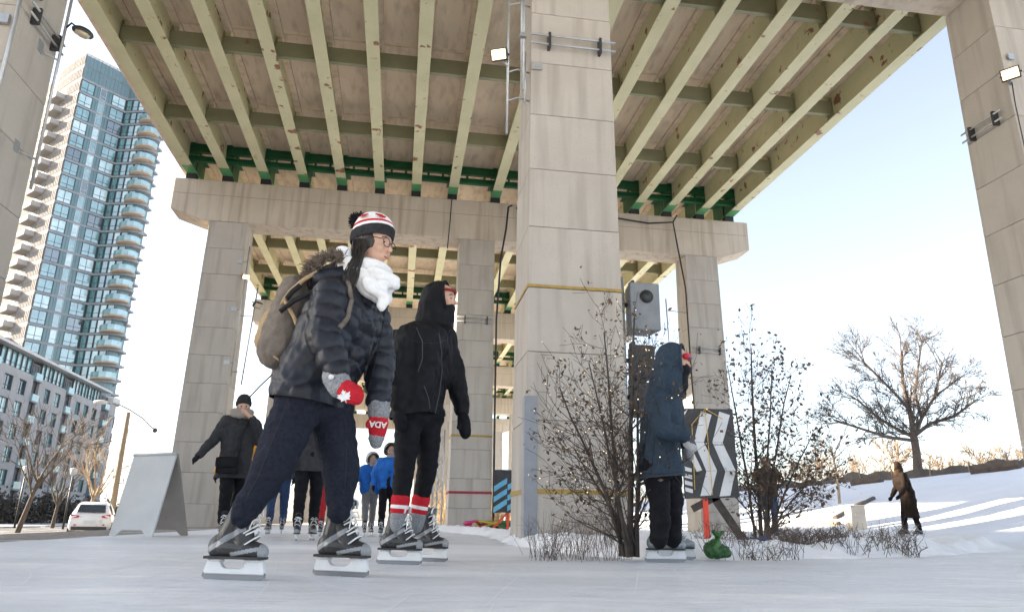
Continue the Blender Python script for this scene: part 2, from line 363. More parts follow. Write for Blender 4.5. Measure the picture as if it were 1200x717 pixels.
tag(strip('kerb', -18.5, -18.3, -0.68, M_PAVE, thick=0.3), kind='structure')
tag(strip('pavement', -38.0, -28.7, -0.70, M_PAVE, thick=0.3), kind='structure')
# ------------------------------------------------------------------ the viaduct: piers and deck spans
SPAN = 12.75; S0 = 8.17; CD = 0.90                     # bent spacing, front of the nearest bent, cap depth
COLS = (-5.60, 2.06, 9.66)
CAPB, CAPE, CAPT = 8.87, 9.20, 10.22                    # cap beam: underside, end underside, top
GIR = [-6.90, -5.83, -4.68, -3.50, -2.33, -1.14, 0.02, 1.20, 2.62, 3.83, 4.97, 6.17, 7.40, 8.55, 9.72, 10.80]
GZ0, GZ1 = 10.42, 11.27
JZ = [-0.3] + [0.56 + 0.826 * k for k in range(10)] + [CAPB - 0.005]
def colw(z): return 1.25 - 0.125 * z / CAPB
def cold(z): return 1.10 - 0.21 * z / CAPB
BLK = []
for k in range(len(JZ) - 1):
    a, b = JZ[k], JZ[k + 1]
    mb = MB(); mb.frust((0, 0, 0), (colw(a), cold(a)), (0, 0, b - a - 0.006), (colw(b), cold(b)))
    BLK.append(mb.mesh('column_block', M_CONC, bevel=0.006, seg=1))
CORE = MB(); CORE.frust((0, 0, -0.3), (colw(0) - 0.06, cold(0) - 0.06), (0, 0, CAPB), (colw(CAPB) - 0.06, cold(CAPB) - 0.06))
CORE_ME = CORE.mesh('column_core', mat('joint shadow gap mortar', (0.34, 0.30, 0.255), 0.9))
cap = MB()
lo, hi = -7.35, 11.42
prof = [(lo, CAPE), (-6.35, CAPB), (10.45, CAPB), (hi, CAPE), (hi, CAPT), (lo, CAPT)]
cap.prism([(x, 0, z) for x, z in prof], (0, CD, 0))
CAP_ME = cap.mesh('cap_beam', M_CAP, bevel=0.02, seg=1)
mbj = MB()
mbj.box((2.03, -0.002, 9.72), (18.6, 0.006, 0.012)); JOINT_ME = mbj.mesh('form_line', mat('form line', (0.30, 0.25, 0.20), 0.9))
pier_labels = ['nearest concrete viaduct pier, its wide column in the middle of the picture',
               'second concrete viaduct pier with full cap beam behind the two skaters in black',
               'third concrete viaduct pier seen through the gap under the second cap beam',
               'fourth concrete viaduct pier, far under the deck', 'fifth concrete viaduct pier, far under the deck behind the fourth',
               'farthest concrete viaduct pier at the end of the row']
PIERS = []
for i in range(6):
    s = S0 + SPAN * i
    pr = empty('viaduct_pier', bp(0, s), BA, pier_labels[i], 'pier', 'concrete piers of the viaduct'); PIERS.append(pr)
    link('cap_beam', CAP_ME, pr, (0, 0.08, 0))
    link('form_line', JOINT_ME, pr, (0, 0.079, 0))
    for c in COLS:
        co = link('column', CORE_ME, pr, (c, cold(0) / 2, 0))
        for k, bm in enumerate(BLK):
            o = link('column_block', bm, co, (0, 0, JZ[k] + 0.006))
# deck: slab, fascia, I-girders with green ends, cross beams
def ibeam(L, z0, z1, fw, ft, wt, y0=0.0, g=0.0):
    m = MB(); m.box((0, y0 + L / 2, z0 + ft / 2), (fw + g, L, ft + g)); m.box((0, y0 + L / 2, z1 - ft / 2), (fw + g, L, ft + g))
    m.box((0, y0 + L / 2, (z0 + z1) / 2), (wt + g, L - (0.004 if not g else 0), z1 - z0 - 2 * ft)); return m
GL = SPAN - 0.10
gm = ibeam(GL, GZ0, GZ1, 0.30, 0.032, 0.022)
for y in (3.0, 6.3, 9.6):                              # web stiffeners
    for sx in (-1, 1): gm.box((sx * 0.075, y, (GZ0 + GZ1) / 2), (0.12, 0.014, GZ1 - GZ0 - 0.07))
GIR_ME = gm.mesh('girder', M_GIRD)
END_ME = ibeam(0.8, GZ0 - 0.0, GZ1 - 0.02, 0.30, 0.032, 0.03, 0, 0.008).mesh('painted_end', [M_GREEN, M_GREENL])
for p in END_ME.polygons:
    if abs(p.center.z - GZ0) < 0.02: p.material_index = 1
def crossbeam(wd):
    m = MB(); z0, z1 = 10.60, 10.99
    m.box((0, 0, (z0 + z1) / 2), (wd, 0.014, z1 - z0)); m.box((0, 0.05, z0 + 0.008), (wd, 0.11, 0.016)); m.box((0, 0.05, z1 - 0.008), (wd, 0.11, 0.016))
    for sx in (-1, 1): m.box((sx * (wd / 2 - 0.03), 0.02, (z0 + z1) / 2), (0.014, 0.10, z1 - z0 + 0.24))
    return m
def endbeam(wd):
    m = MB()
    for zc, hh in ((11.02, 0.26), (10.66, 0.16)):
        m.box((0, 0, zc), (wd, 0.014, hh)); m.box((0, -0.05, zc - hh / 2), (wd, 0.12, 0.016)); m.box((0, -0.05, zc + hh / 2), (wd, 0.12, 0.016))
    m.box((-wd * 0.2, -0.02, 10.84), (0.07, 0.05, 0.2)); m.box((wd * 0.2, -0.02, 10.84), (0.07, 0.05, 0.2))
    return m
XB = {}; EB = {}
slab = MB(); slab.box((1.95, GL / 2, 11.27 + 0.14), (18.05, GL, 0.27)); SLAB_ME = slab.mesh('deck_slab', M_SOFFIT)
hn = MB()
for g in GIR: hn.box((g, GL / 2, 11.245), (0.36, GL - 0.02, 0.06))     # concrete haunch strips beside the top flanges
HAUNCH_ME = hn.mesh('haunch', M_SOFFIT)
pan = MB(); pan.box((0, 0, 0), (1, 1, 1))
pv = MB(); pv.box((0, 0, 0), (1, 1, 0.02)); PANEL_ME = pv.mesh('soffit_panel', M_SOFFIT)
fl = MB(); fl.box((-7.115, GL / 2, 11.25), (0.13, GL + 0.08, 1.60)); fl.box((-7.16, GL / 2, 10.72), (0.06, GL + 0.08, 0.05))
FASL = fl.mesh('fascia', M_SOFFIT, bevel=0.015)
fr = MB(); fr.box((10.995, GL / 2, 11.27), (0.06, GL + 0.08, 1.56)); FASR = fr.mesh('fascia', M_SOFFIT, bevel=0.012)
prp = MB(); prp.box((-7.1, GL / 2, 12.5), (0.28, GL + 0.08, 0.9)); prp.box((10.98, GL / 2, 12.5), (0.28, GL + 0.08, 0.9)); PAR_ME = prp.mesh('parapet', M_CAP)
brg = MB(); brg.box((0, 0, 0), (0.30, 0.24, 0.196)); BRG_ME = brg.mesh('bearing_pad', M_BLACK)
deck_labels = ['viaduct deck span overhead behind the camera with pale green girders', 'nearest viaduct deck span overhead, pale green steel girders ending at the second pier',
               'second viaduct deck span seen below the cap beam behind the skaters', 'third viaduct deck span, far under the row of piers',
               'fourth viaduct deck span, far under the row of piers', 'farthest viaduct deck span at the end of the row']
for i in range(-1, 5):
    s = S0 + SPAN * i + 0.45 + 0.05
    dk = empty('viaduct_deck', bp(0, s), BA, deck_labels[i + 1], 'bridge deck', 'deck spans of the viaduct')
    link('deck_slab', SLAB_ME, dk); link('haunch', HAUNCH_ME, dk); link('parapet', PAR_ME, dk)
    link('fascia', FASL, dk); link('fascia', FASR, dk)
    for q, g in enumerate(GIR):
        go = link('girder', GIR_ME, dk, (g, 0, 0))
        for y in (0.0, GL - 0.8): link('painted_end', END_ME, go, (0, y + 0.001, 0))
        for y in (0.2, GL - 0.16): link('bearing_pad', BRG_ME, dk, (g, y, GZ0 - 0.104))
    if i < -0: continue
    for q in range(len(GIR) - 1):
        wd = round(GIR[q + 1] - GIR[q] - 0.03, 2); xc = (GIR[q] + GIR[q + 1]) / 2
        if wd not in XB: XB[wd] = crossbeam(wd).mesh('cross_beam', M_BRACE); EB[wd] = endbeam(wd).mesh('end_beam', M_GREEN)
        for y in (2.85, 6.15, 9.4): link('cross_beam', XB[wd], dk, (xc, y, 0))
        for y in (GL - 0.72,): link('end_beam', EB[wd], dk, (xc, y, 0))
        if i < 2:
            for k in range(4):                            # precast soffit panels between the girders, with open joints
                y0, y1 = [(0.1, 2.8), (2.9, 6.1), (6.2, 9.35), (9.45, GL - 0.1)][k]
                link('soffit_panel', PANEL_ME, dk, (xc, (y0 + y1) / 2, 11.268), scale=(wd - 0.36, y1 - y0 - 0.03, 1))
# ------------------------------------------------------------------ condominium (low block) and glass tower on the left
M_STONE = mat('grey cast stone wall', (0.34, 0.33, 0.33), 0.85, (0.28, 0.275, 0.28), 0.5, 7, bump=0.2, bscale=8)
M_STONE2 = mat('pale parapet stone', (0.55, 0.54, 0.53), 0.8, (0.47, 0.46, 0.46), 0.6)
M_RECESS = mat('dark balcony recess', (0.09, 0.09, 0.10), 0.8, (0.13, 0.13, 0.14), 1)
def glass_mat(name, c, c2, rough=0.06, sc=0.35):
    if name in MATS: return MATS[name]
    m = mat(name, c, rough, c2, sc, 3, spec=1.0, coords='Object', ramp=(0.4, 0.6))
    b = m.node_tree.nodes['Principled BSDF']; b.inputs['IOR'].default_value = 1.9
    return m
GLS = [glass_mat('blue green window glass', (0.075, 0.19, 0.21), (0.15, 0.31, 0.33)),
       glass_mat('pale window glass with blinds', (0.28, 0.44, 0.46), (0.45, 0.58, 0.59), 0.12),
       glass_mat('dark window glass', (0.02, 0.045, 0.06), (0.05, 0.09, 0.11))]
M_FRAME = mat('dark window frame', (0.06, 0.075, 0.085), 0.5)
M_WFRAME = mat('pale window frame', (0.50, 0.52, 0.54), 0.5)
M_WHITE = mat('white cladding panel', (0.30, 0.29, 0.28), 0.95, (0.26, 0.25, 0.245), 0.4, spec=0.05)
M_SLABE = mat('slab edge concrete', (0.27, 0.29, 0.31), 0.9, (0.23, 0.245, 0.27), 0.8, spec=0.1)
M_SPAN = mat('blue grey spandrel panel', (0.075, 0.145, 0.165), 0.3, (0.10, 0.18, 0.20), 0.3, spec=0.8)
M_RAIL = glass_mat('green balcony glass', (0.16, 0.30, 0.33), (0.24, 0.40, 0.43), 0.1)
M_BUNDER = mat('balcony underside', (0.46, 0.38, 0.30), 0.85, (0.40, 0.33, 0.26), 1)
def window_mesh(wd, ht, nv, nh, frame, glass, fw=0.07, depth=0.16, low=0.0):
    """glazing set back behind a frame with mullions; front faces -y, centred in x, base at z=0"""
    m = MB(); m.box((0, depth, ht / 2), (wd - 0.02, 0.03, ht - 0.02), mi=1)
    for x in (-wd / 2 + fw / 2, wd / 2 - fw / 2): m.box((x, depth / 2, ht / 2), (fw, depth, ht))
    for z in (fw / 2, ht - fw / 2): m.box((0, depth / 2, z), (wd - 2 * fw, depth, fw))
    for i in range(1, nv): m.box((-wd / 2 + wd * i / nv, depth - 0.045, ht / 2), (fw * 0.8, 0.07, ht - 2 * fw))
    for z in nh: m.box((0, depth - 0.048, z), (wd - 2 * fw, 0.06, fw * 0.8))
    return m.mesh('window', [frame, glass])
class Facade:
    """local x runs along the wall, -y is outwards"""
    def __init__(s, parent, p, bearing): s.par = parent; s.p = Vector((p[0], p[1], 0)); s.d = Vector((math.sin(bearing), math.cos(bearing), 0)); s.rz = math.atan2(s.d.y, s.d.x)
    def put(s, name, me, t, z, out=0.0, par=None):
        nrm = Vector((s.d.y, -s.d.x, 0)); q = s.p + s.d * t + nrm * out + Vector((0, 0, z))
        return link(name, me, s.par, q, (0, 0, s.rz))
# --- low condominium block
CB = R_(-11.1)
CK = 0.86; CP0 = Vector((-71.9, 96.1, 0)) * CK
condo = empty('condominium_block', CP0 + Vector((0, 0, -0.1)), 0, 'long grey stone condominium block with a continuous penthouse window row, left edge', 'building')
condo.scale = (CK, CK, CK)
fc = Facade(condo, (0, 0), CB)
def wall_bays(t0, t1):
    """the stone wall of one bay is built round its window openings"""
    pass
FZ = [19.75 - 3.3 * k for k in range(6)]
bays = [(1.6, 12.7, [(3.8, 6.4), (8.3, 10.7)]), (15.0, 25.4, [(17.3, 19.4), (21.3, 23.5)]), (28.0, 42.6, [(30.4, 32.4), (34.1, 36.4), (38.4, 40.7)]), (-11.2, -1.0, [(-9.0, -6.6), (-4.6, -2.4)])]
WM = {}
def wmesh(key, *a):
    if key not in WM: WM[key] = window_mesh(*a)
    return WM[key]
for (t0, t1, wins) in bays:
    mb = MB(); xs = sorted([t0, t1] + [q for w_ in wins for q in w_])
    zrows = [0.0 - 1] + sorted([q for f in FZ for q in (f - 2.3, f)]) + [20.9]
    zrows = [z for z in zrows if z >= -1]
    for i in range(len(xs) - 1):
        is_w = any(abs(xs[i] - w_[0]) < 1e-6 for w_ in wins)
        if not is_w: mb.box(((xs[i] + xs[i + 1]) / 2, 0.2, 9.95), (xs[i + 1] - xs[i], 0.4, 21.9))
        else:
            for k in range(len(zrows) - 1):
                if any(abs(zrows[k] - (f - 2.3)) < 1e-6 for f in FZ): continue
                mb.box(((xs[i] + xs[i + 1]) / 2, 0.2, (zrows[k] + zrows[k + 1]) / 2), (xs[i + 1] - xs[i], 0.4, zrows[k + 1] - zrows[k]))
    mb.box(((t0 + t1) / 2, 0.40, 3.0), (t1 - t0 + 0.1, 0.05, 0.35)); mb.box(((t0 + t1) / 2, -0.06, 3.1), (t1 - t0 - 0.1, 0.12, 0.3))
    fc.put('wall', mb.mesh('wall', M_STONE), 0, 0)
    for k, f in enumerate(FZ):
        for w_ in wins:
            wd = round(w_[1] - w_[0] - 0.02, 2); g = GLS[(0, 1, 0, 2, 0)[(k * 3 + int(w_[0])) % 5]]
            fc.put('window', wmesh((wd, g.name), wd, 2.28, 2, (0.75,), M_FRAME, g, 0.09, 0.28), (w_[0] + w_[1]) / 2, f - 2.29, -0.02)
    n = max(3, round((t1 - t0 - 1.4) / 1.5)); pw = (t1 - t0 - 1.2) / n            # penthouse glazing, pane by pane
    for q in range(n):
        g = GLS[(1, 0, 1, 1, 0, 0, 1)[(q * 2 + int(t0)) % 7]]
        fc.put('window', wmesh(('p', round(pw, 2), g.name), round(pw - 0.03, 2), 2.45, 1, (0.7,), M_FRAME, g, 0.09, 0.2), t0 + 0.6 + pw * (q + 0.5), 20.98, -0.3)
mb = MB()
for (t0, t1, wins) in bays: pass
mb.box((17.0, 9.3, 11.0), (60, 17.5, 24.0)); core = fc.put('core_wall', mb.mesh('core_wall', M_RECESS), 0, 0)
mb = MB(); mb.box((-12.5, 0.4, 11.3), (3.0, 0.8, 24.4)); fc.put('wall', mb.mesh('wall', M_STONE), 0, 0)      # the block goes on along the street
mb = MB(); mb.box((16.0, 2.2, 23.72), (58.0, 6.0, 0.42)); mb.box((16.0, 5.4, 24.1), (57.0, 10.0, 0.5)); fc.put('roof_slab', mb.mesh('roof_slab', M_STONE2, 0.03), 0, 0)
bal = MB(); bal.box((0, 0.45, -0.1), (2.3, 1.3, 0.2), mi=0); bal.box((0, -0.18, 0.55), (2.3, 0.04, 1.05), mi=1)
for x in (-1.14, 1.14): bal.box((x, 0.2, 0.55), (0.04, 0.8, 1.05), mi=1)
BAL = bal.mesh('balcony', [M_SLABE, M_RAIL])
rw = window_mesh(2.0, 2.2, 2, (0.7,), M_FRAME, GLS[2], 0.09, 0.12)
for tc in (13.85, 26.7, 45.0, 0.3):
    for f in FZ + [23.05]:
        fc.put('balcony', BAL, tc, f - 2.65, 0.12); fc.put('window', rw, tc, f - 2.5, -0.46)
# rounded end bay of the block
mb = MB(); arc = [(47.0, -0.0)] + [(50.2 + 3.6 * math.sin(a), 3.6 - 3.6 * math.cos(a)) for a in np.linspace(0, math.pi / 2, 9)] + [(53.8, 14), (47, 14)]
mb.prism([(x, y, -1) for x, y in arc], (0, 0, 23.0)); fc.put('end_bay_wall', mb.mesh('end_bay_wall', M_STONE), 0, 0)
mb = MB(); mb.prism([(x * 1.0 + (0.5 if x > 48 else 0), y - 0.5, 22.1) for x, y in arc], (0, 0, 1.15)); fc.put('end_bay_parapet', mb.mesh('end_bay_parapet', M_STONE2), 0, 0)
ew = window_mesh(1.3, 2.2, 1, (0.7,), M_FRAME, GLS[0], 0.08, 0.1)
for f in FZ:
    fc.put('window', ew, 48.3, f - 2.3, 0.05)
    for a in (0.3, 0.8, 1.25):
        q = fc.p + fc.d * (50.2 + 3.72 * math.sin(a)) - Vector((fc.d.y, -fc.d.x, 0)) * (3.6 - 3.72 * math.cos(a)) + Vector((0, 0, f - 2.3))
        link('window', ew, condo, q, (0, 0, fc.rz + a))
# --- glass tower
TK = 1.12; TP0 = Vector((-math.sin(R_(35.4)), math.cos(R_(35.4)), 0)) * 145 * TK
TW = empty('glass_tower', TP0, 0, 'tall blue glass apartment tower with a white balcony side behind the grey block', 'building')
TW.scale = (TK, TK, TK)
tA = Vector((0, 0, 0)); FH = 2.9
tB = tA + Vector((math.sin(R_(35)), math.cos(R_(35)), 0)) * 8.8
tC = tB + Vector((math.sin(R_(95)), math.cos(R_(95)), 0)) * 5.6
wdir = Vector((math.sin(R_(-58.6)), math.cos(R_(-58.6)), 0)); wnrm = Vector((-wdir.y, wdir.x, 0))
white = [tA + wdir * t - wnrm * (0.006 * t * t) for t in np.linspace(0, 26, 12)]
curve = [tC + Vector((1.9 * math.sin(a), 1.9 - 1.9 * math.cos(a), 0)) for a in np.linspace(0, math.pi / 2, 6)]
foot = white[::-1] + [tB, tC] + curve[1:] + [curve[-1] + Vector((-7.5, 9, 0)), tB + Vector((0, 16, 0)), white[-1] + Vector((4, 10, 0))]
inset = 0.9
cen = sum(foot, Vector()) / len(foot)
mb = MB(); mb.prism([p + (cen - p).normalized() * inset for p in foot], (0, 0, 86)); mb.build('core_wall', M_SPAN, TW)
sl = MB(); sl.prism([Vector((p.x, p.y, 0)) for p in foot], (0, 0, 0.42)); SL = sl.mesh('floor_slab', M_SLABE)
NF = 28
for k in range(8, NF + 1): link('floor_slab', SL, TW, (0, 0, k * FH - 0.3))
mb = MB(); mb.prism([Vector((p.x, p.y, 86.3)) for p in foot], (0, 0, 0.5)); mb.build('roof_slab', M_STONE2, TW)
fa = Facade(TW, tA, R_(35)); fb = Facade(TW, tB, R_(95))
HW = FH - 0.44
GW = mat('grey slot window glass', (0.05, 0.06, 0.065), 0.5, (0.09, 0.10, 0.105), 0.5, spec=0.08)
for k in range(8, NF):
    z = k * FH + 0.13
    for t, wd, kind in ((1.35, 2.5, 0), (3.15, 1.0, 9), (4.25, 1.15, 1), (5.4, 1.1, 9), (7.3, 2.6, 2)):
        if kind == 9: fa.put('spandrel_panel', wmesh(('sp', wd), wd, HW, 2, (), M_SPAN, M_SPAN, 0.05, 0.05), t, z, 0.0)
        else:
            g = GLS[(0, 1, 0, 0, 1, 2, 0)[(k * 5 + kind * 3) % 7]]
            fa.put('window', wmesh(('tw', wd, g.name), wd, HW, 2 if wd > 2 else 1, (0.8,), M_WFRAME if kind == 1 else M_FRAME, g, 0.07, 0.14), t, z, 0.03)
    for q, (t, wd, dk) in enumerate(((0.65, 1.15, 0), (1.95, 1.2, 0), (3.3, 1.3, 1), (4.75, 1.4, 0))):
        g = GLS[dk if (k + q) % 4 else 0]
        fb.put('window', wmesh(('tb', wd, g.name), wd, HW, 2 if wd > 1.6 else 1, (0.9,), M_FRAME, g, 0.06, 0.14), t, z, 0.03)
    if k < NF - 1:                                     # projecting corner balcony with curved front
        m = 'bc'
        if m not in WM:
            c = MB(); prf = [(x - 1.7, y) for x, y in [(5.2, 0.05), (5.3, -0.4), (6.2, -1.1), (7.6, -1.5), (8.7, -1.2), (9.3, -0.4), (9.35, 0.8), (9.0, 1.2), (7.0, 0.0)]]
            c.prism([(x, y, 0) for x, y in prf], (0, 0, 0.2), mi=0)
            for i in range(6):
                (x0, y0), (x1, y1) = prf[i + 1], prf[i + 2] if i + 2 < 8 else prf[7]
                if i > 4: continue
                c.bar((x0, y0, 0.73), (x1, y1, 0.73), 0.04, 1.0, mi=1)
            WM[m] = c.mesh('balcony', [M_BUNDER, M_RAIL])
        fb.put('balcony', WM[m], 0, k * FH + 0.16, 0.0)
# mechanical top: blue panels
for fcd, ln, nn in ((fa, 8.8, 6), (fb, 4.9, 3)):
    for r in range(2):
        for q in range(nn):
            wd = round(ln / nn - 0.06, 3)
            fcd.put('spandrel_panel', wmesh(('mech', wd), wd, 2.7, 2, (), M_SLABE, M_SPAN, 0.05, 0.06), ln * (q + 0.5) / nn, NF * FH + 0.1 + r * 2.75, 0.03)
# white side: panels, tall slot windows, boxy balconies
for i in range(len(white) - 1):
    p, q = white[i], white[i + 1]; ln = (q - p).length; bear = math.atan2((p - q).x, (p - q).y); fw_ = Facade(TW, q, bear)
    for k in range(8, NF + 2):
        z = k * FH - 0.3
        if ('wp', round(ln, 2)) not in WM:
            m = MB(); x = 0.0
            m.box((ln / 2, -0.02, 0.35), (ln, 0.1, 0.7)); m.box((ln / 2, -0.05, 0.66), (ln, 0.16, 0.06)); m.box((ln / 2, -0.02, 2.75), (ln, 0.1, 0.28))
            for f_ in (0.04, 0.30, 0.55, 0.8): m.box((ln * f_ + 0.12, -0.02, 1.66), (0.34, 0.1, 1.92))
            WM[('wp', round(ln, 2))] = m.mesh('cladding_panel', M_WHITE)
        fw_.put('cladding_panel', WM[('wp', round(ln, 2))], 0, z, 0.03)
    for k in range(8, NF):
        g = GW
        if i not in (2, 3): fw_.put('window', wmesh(('ww', round(ln, 2), g.name), round(ln - 0.05, 2), 1.95, 4, (), M_WHITE, g, 0.06, 0.1), ln / 2, k * FH + 0.38, -0.05)
    if i in (2,):
        c = MB(); c.box((0, -0.8, 0.1), (3.6, 1.9, 0.22), mi=0); c.box((0, -1.74, 0.65), (3.6, 0.06, 0.95), mi=1)
        for x in (-1.77, 1.77): c.box((x, -0.8, 0.65), (0.06, 1.85, 0.95), mi=1)
        bm_ = c.mesh('balcony', [M_WHITE, MATS.get('white balcony front') or mat('white balcony front', (0.42, 0.41, 0.40), 0.9, (0.38, 0.37, 0.36), 0.5, spec=0.1)])
        for k in range(8, NF): fw_.put('balcony', bm_, 0.0, k * FH - 0.3, 0.0)
        c = MB(); c.box((0, 0.0, 1.2), (3.4, 0.12, 2.2)); dw = c.mesh('balcony_door', GLS[2])
        for k in range(8, NF): fw_.put('balcony_door', dw, 0.0, k * FH + 0.1, 0.02)
    if i == 4:
        for r in range(2):
            fw_.put('spandrel_panel', wmesh(('mech', 3.0), 3.0, 2.8, 2, (), M_SLABE, M_SPAN, 0.05, 0.06), -0.6, NF * FH + 0.1 + r * 2.8, 0.16)

# unseen block added outside the frame on the left, stepped to shape the shade
blk2 = empty('added_shade_block', CP0 + Vector((0, 0, -0.1)), 0, 'unseen stepped block added outside the left edge to shade the rink', 'building'); blk2.scale = (CK, CK, CK)
fd = Facade(blk2, (0, 0), CB)
for t0, t1, h in ((-83.0, -69.0, 41.0), (-69.0, -58.0, 27.0)):
    mb = MB(); mb.box(((t0 + t1) / 2, 8, h / 2 - 0.5), (t1 - t0, 16, h + 1)); fd.put('wall', mb.mesh('wall', M_STONE), 0, 0)
    mb = MB(); mb.box(((t0 + t1) / 2, 8, h + 0.22), (t1 - t0 + 0.4, 16.4, 0.4)); fd.put('roof_slab', mb.mesh('roof_slab', M_STONE2), 0, 0)
    for f in np.arange(3.0, h - 2.5, 3.3):
        for t in np.arange(t0 + 2, t1 - 1, 3.6): fd.put('window', wmesh((2.4, GLS[0].name), 2.4, 2.28, 2, (0.75,), M_FRAME, GLS[0], 0.09, 0.28), t, f, 0.1)
# ------------------------------------------------------------------ trees, shrubs, dry grass
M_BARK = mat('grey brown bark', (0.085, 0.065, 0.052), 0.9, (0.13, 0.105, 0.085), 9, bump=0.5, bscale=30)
M_BARKL = mat('pale bark', (0.32, 0.24, 0.155), 0.85, (0.42, 0.33, 0.23), 5)
M_BARKD = mat('dark bark', (0.045, 0.036, 0.032), 0.9, (0.075, 0.06, 0.05), 12)
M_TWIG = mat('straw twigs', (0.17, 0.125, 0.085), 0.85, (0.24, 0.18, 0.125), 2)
M_DRYLEAF = mat('dry brown leaves', (0.075, 0.05, 0.034), 0.8, (0.14, 0.09, 0.05), 20)
M_SHRUB = mat('dark winter shrub', (0.035, 0.034, 0.030), 0.9, (0.07, 0.06, 0.05), 6)
M_GRASS = mat('dry grass', (0.075, 0.055, 0.045), 0.85, (0.13, 0.10, 0.08), 8)
M_STRAW = mat('golden dry grass', (0.42, 0.28, 0.13), 0.85, (0.55, 0.40, 0.22), 4)
M_BULB = mat('warm string light bulb', (1.0, 0.85, 0.6), 0.4, emit=((1.0, 0.72, 0.38), 0.45))
def perp(d, rg):
    a, b = frame_axes(d); t = rg.uniform(0, 2 * math.pi); return a * math.cos(t) + b * math.sin(t)
def branch(mb, p, d, L, r, lev, rg, P, tips, mids=None):
    """one limb as a bending tapered tube, then its children"""
    n = P['seg'][min(lev, len(P['seg']) - 1)]; pts = [p.copy()]; rad = [r]; dd = d.normalized(); q = p.copy()
    taper = P.get('taper', 0.45)
    for i in range(n):
        dd = (dd + perp(dd, rg) * P['wob'] * rg.uniform(0.3, 1) + Vector((0, 0, P['up'][min(lev, len(P['up']) - 1)]))).normalized()
        q = q + dd * (L / n); pts.append(q.copy()); rad.append(max(P['rmin'], r * (1 - (1 - taper) * (i + 1) / n)))
    mb.tube(pts, rad, P['sides'][min(lev, len(P['sides']) - 1)], cap=False)
    if mids is not None and lev >= P['lev'] - 1: mids += pts[1:]
    if lev >= P['lev']: tips.append((pts[-1], dd)); return
    k = P['kids'][min(lev, len(P['kids']) - 1)]
    for c in range(k):
        t = (1.0 if c == 0 and P.get('lead', True) else rg.uniform(P.get('low', 0.3), 0.98)); i = min(n - 1, int(t * n)); f = t * n - i
        pp = pts[i].lerp(pts[i + 1], f); pr_ = rad[i] + (rad[i + 1] - rad[i]) * f
        base = (pts[i + 1] - pts[i]).normalized()
        ang = R_(rg.uniform(*P['ang'])) * (0.45 if c == 0 and P.get('lead', True) else 1)
        nd = (base * math.cos(ang) + perp(base, rg) * math.sin(ang)).normalized()
        branch(mb, pp, nd, L * rg.uniform(*P['len']), max(P['rmin'], pr_ * rg.uniform(0.55, 0.78)), lev + 1, rg, P, tips, mids)
def leaf_cloud(pts, size, rg, n_each=2, jit=0.05, prob=1.0):
    mb = MB()
    for p in pts:
        if rg.random() > prob: continue
        for _ in range(n_each):
            c = p + Vector((rg.gauss(0, jit), rg.gauss(0, jit), rg.gauss(0, jit))); s = size * rg.uniform(0.6, 1.3)
            u = Vector((rg.gauss(0, 1), rg.gauss(0, 1), rg.gauss(0, 1) - 0.4)).normalized(); v = perp(u, rg)
            mb.add([c, c + u * s * 0.5 + v * s * 0.28, c + u * s, c + u * s * 0.5 - v * s * 0.28], [(0, 1, 2, 3)])
    return mb
def plant(name, base, label, cat, group, trunk_mesh, bark, leaves=None, leafm=None, crown='crown'):
    t = empty(name, base, 0, label, cat, group)
    wpart('trunk', trunk_mesh.mesh('trunk', bark, fix=False), t)
    if leaves is not None and leaves.f: wpart(crown, leaves.mesh(crown, leafm, fix=False), t)
    return t
# bare tree on the crest of the snow bank
rg = random.Random(21); D = 43.7; fy = pd(1075, 560, D); by = fy.y
P = dict(seg=(4, 4, 3, 3, 2, 2), wob=0.16, up=(0.0, 0.05, 0.03, 0.02, 0.0), rmin=0.0115, sides=(6, 5, 4, 3, 3), lev=4, kids=(4, 4, 4, 3), ang=(22, 52), len=(0.42, 0.66), low=0.25)
tr = MB(); cr = MB(); tips = []
def tpx(u, v, dy=0): return px(u, v, by + dy)
tr.tube([tpx(1077, 566), tpx(1076, 553), tpx(1074, 530), tpx(1071, 512)], [0.30, 0.24, 0.20, 0.19], 10, cap=False)
limbs = [([(1071, 512, 0), (1052, 503, .5), (1030, 490, .9), (1004, 468, 1.3)], .12), ([(1071, 516, 0), (1040, 512, -.6), (1012, 503, -1.2), (978, 492, -1.6)], .10),
         ([(1071, 512, 0), (1066, 480, -.3), (1058, 450, -.2), (1056, 415, .2)], .14), ([(1071, 512, 0), (1080, 490, .7), (1095, 465, 1.4), (1104, 425, 1.6)], .12),
         ([(1072, 510, 0), (1090, 496, -.8), (1118, 488, -1.5), (1142, 470, -1.8)], .11), ([(1066, 480, -.3), (1048, 460, -1.2), (1028, 440, -1.6), (1010, 422, -1.8)], .09),
         ([(1080, 490, .7), (1072, 460, 1.3), (1076, 430, 1.9), (1080, 400, 2.2)], .09), ([(1095, 465, 1.4), (1112, 452, 2.0), (1128, 440, 2.6)], .07)]
for pts, r in limbs:
    pp = [tpx(*q) for q in pts]; k = len(pp); tr.tube(pp, [r * (1 - 0.7 * i / k) for i in range(k)], 6, cap=False)
    for i in range(1, k):
        for c in range(5 if i < k - 1 else 6):
            f = rg.random(); s = pp[i - 1].lerp(pp[i], f) if i < k - 1 or c else pp[i]; dd = (pp[i] - pp[i - 1]).normalized()
            a = R_(rg.uniform(15, 55)); nd = dd * math.cos(a) + perp(dd, rg) * math.sin(a) + Vector((0, 0, 0.25))
            branch(cr, s, nd, rg.uniform(0.75, 1.35), r * 0.30, 1, rg, P, tips)
t = empty('bare_tree', (fy.x, fy.y, fy.z - 0.3), 0, 'large bare tree with a wide crown on top of the snow bank at right', 'tree', 'bare trees on the bank')
wpart('trunk', tr.mesh('trunk', M_BARK, fix=False), t); wpart('crown', cr.mesh('crown', M_BARK, fix=False), t)
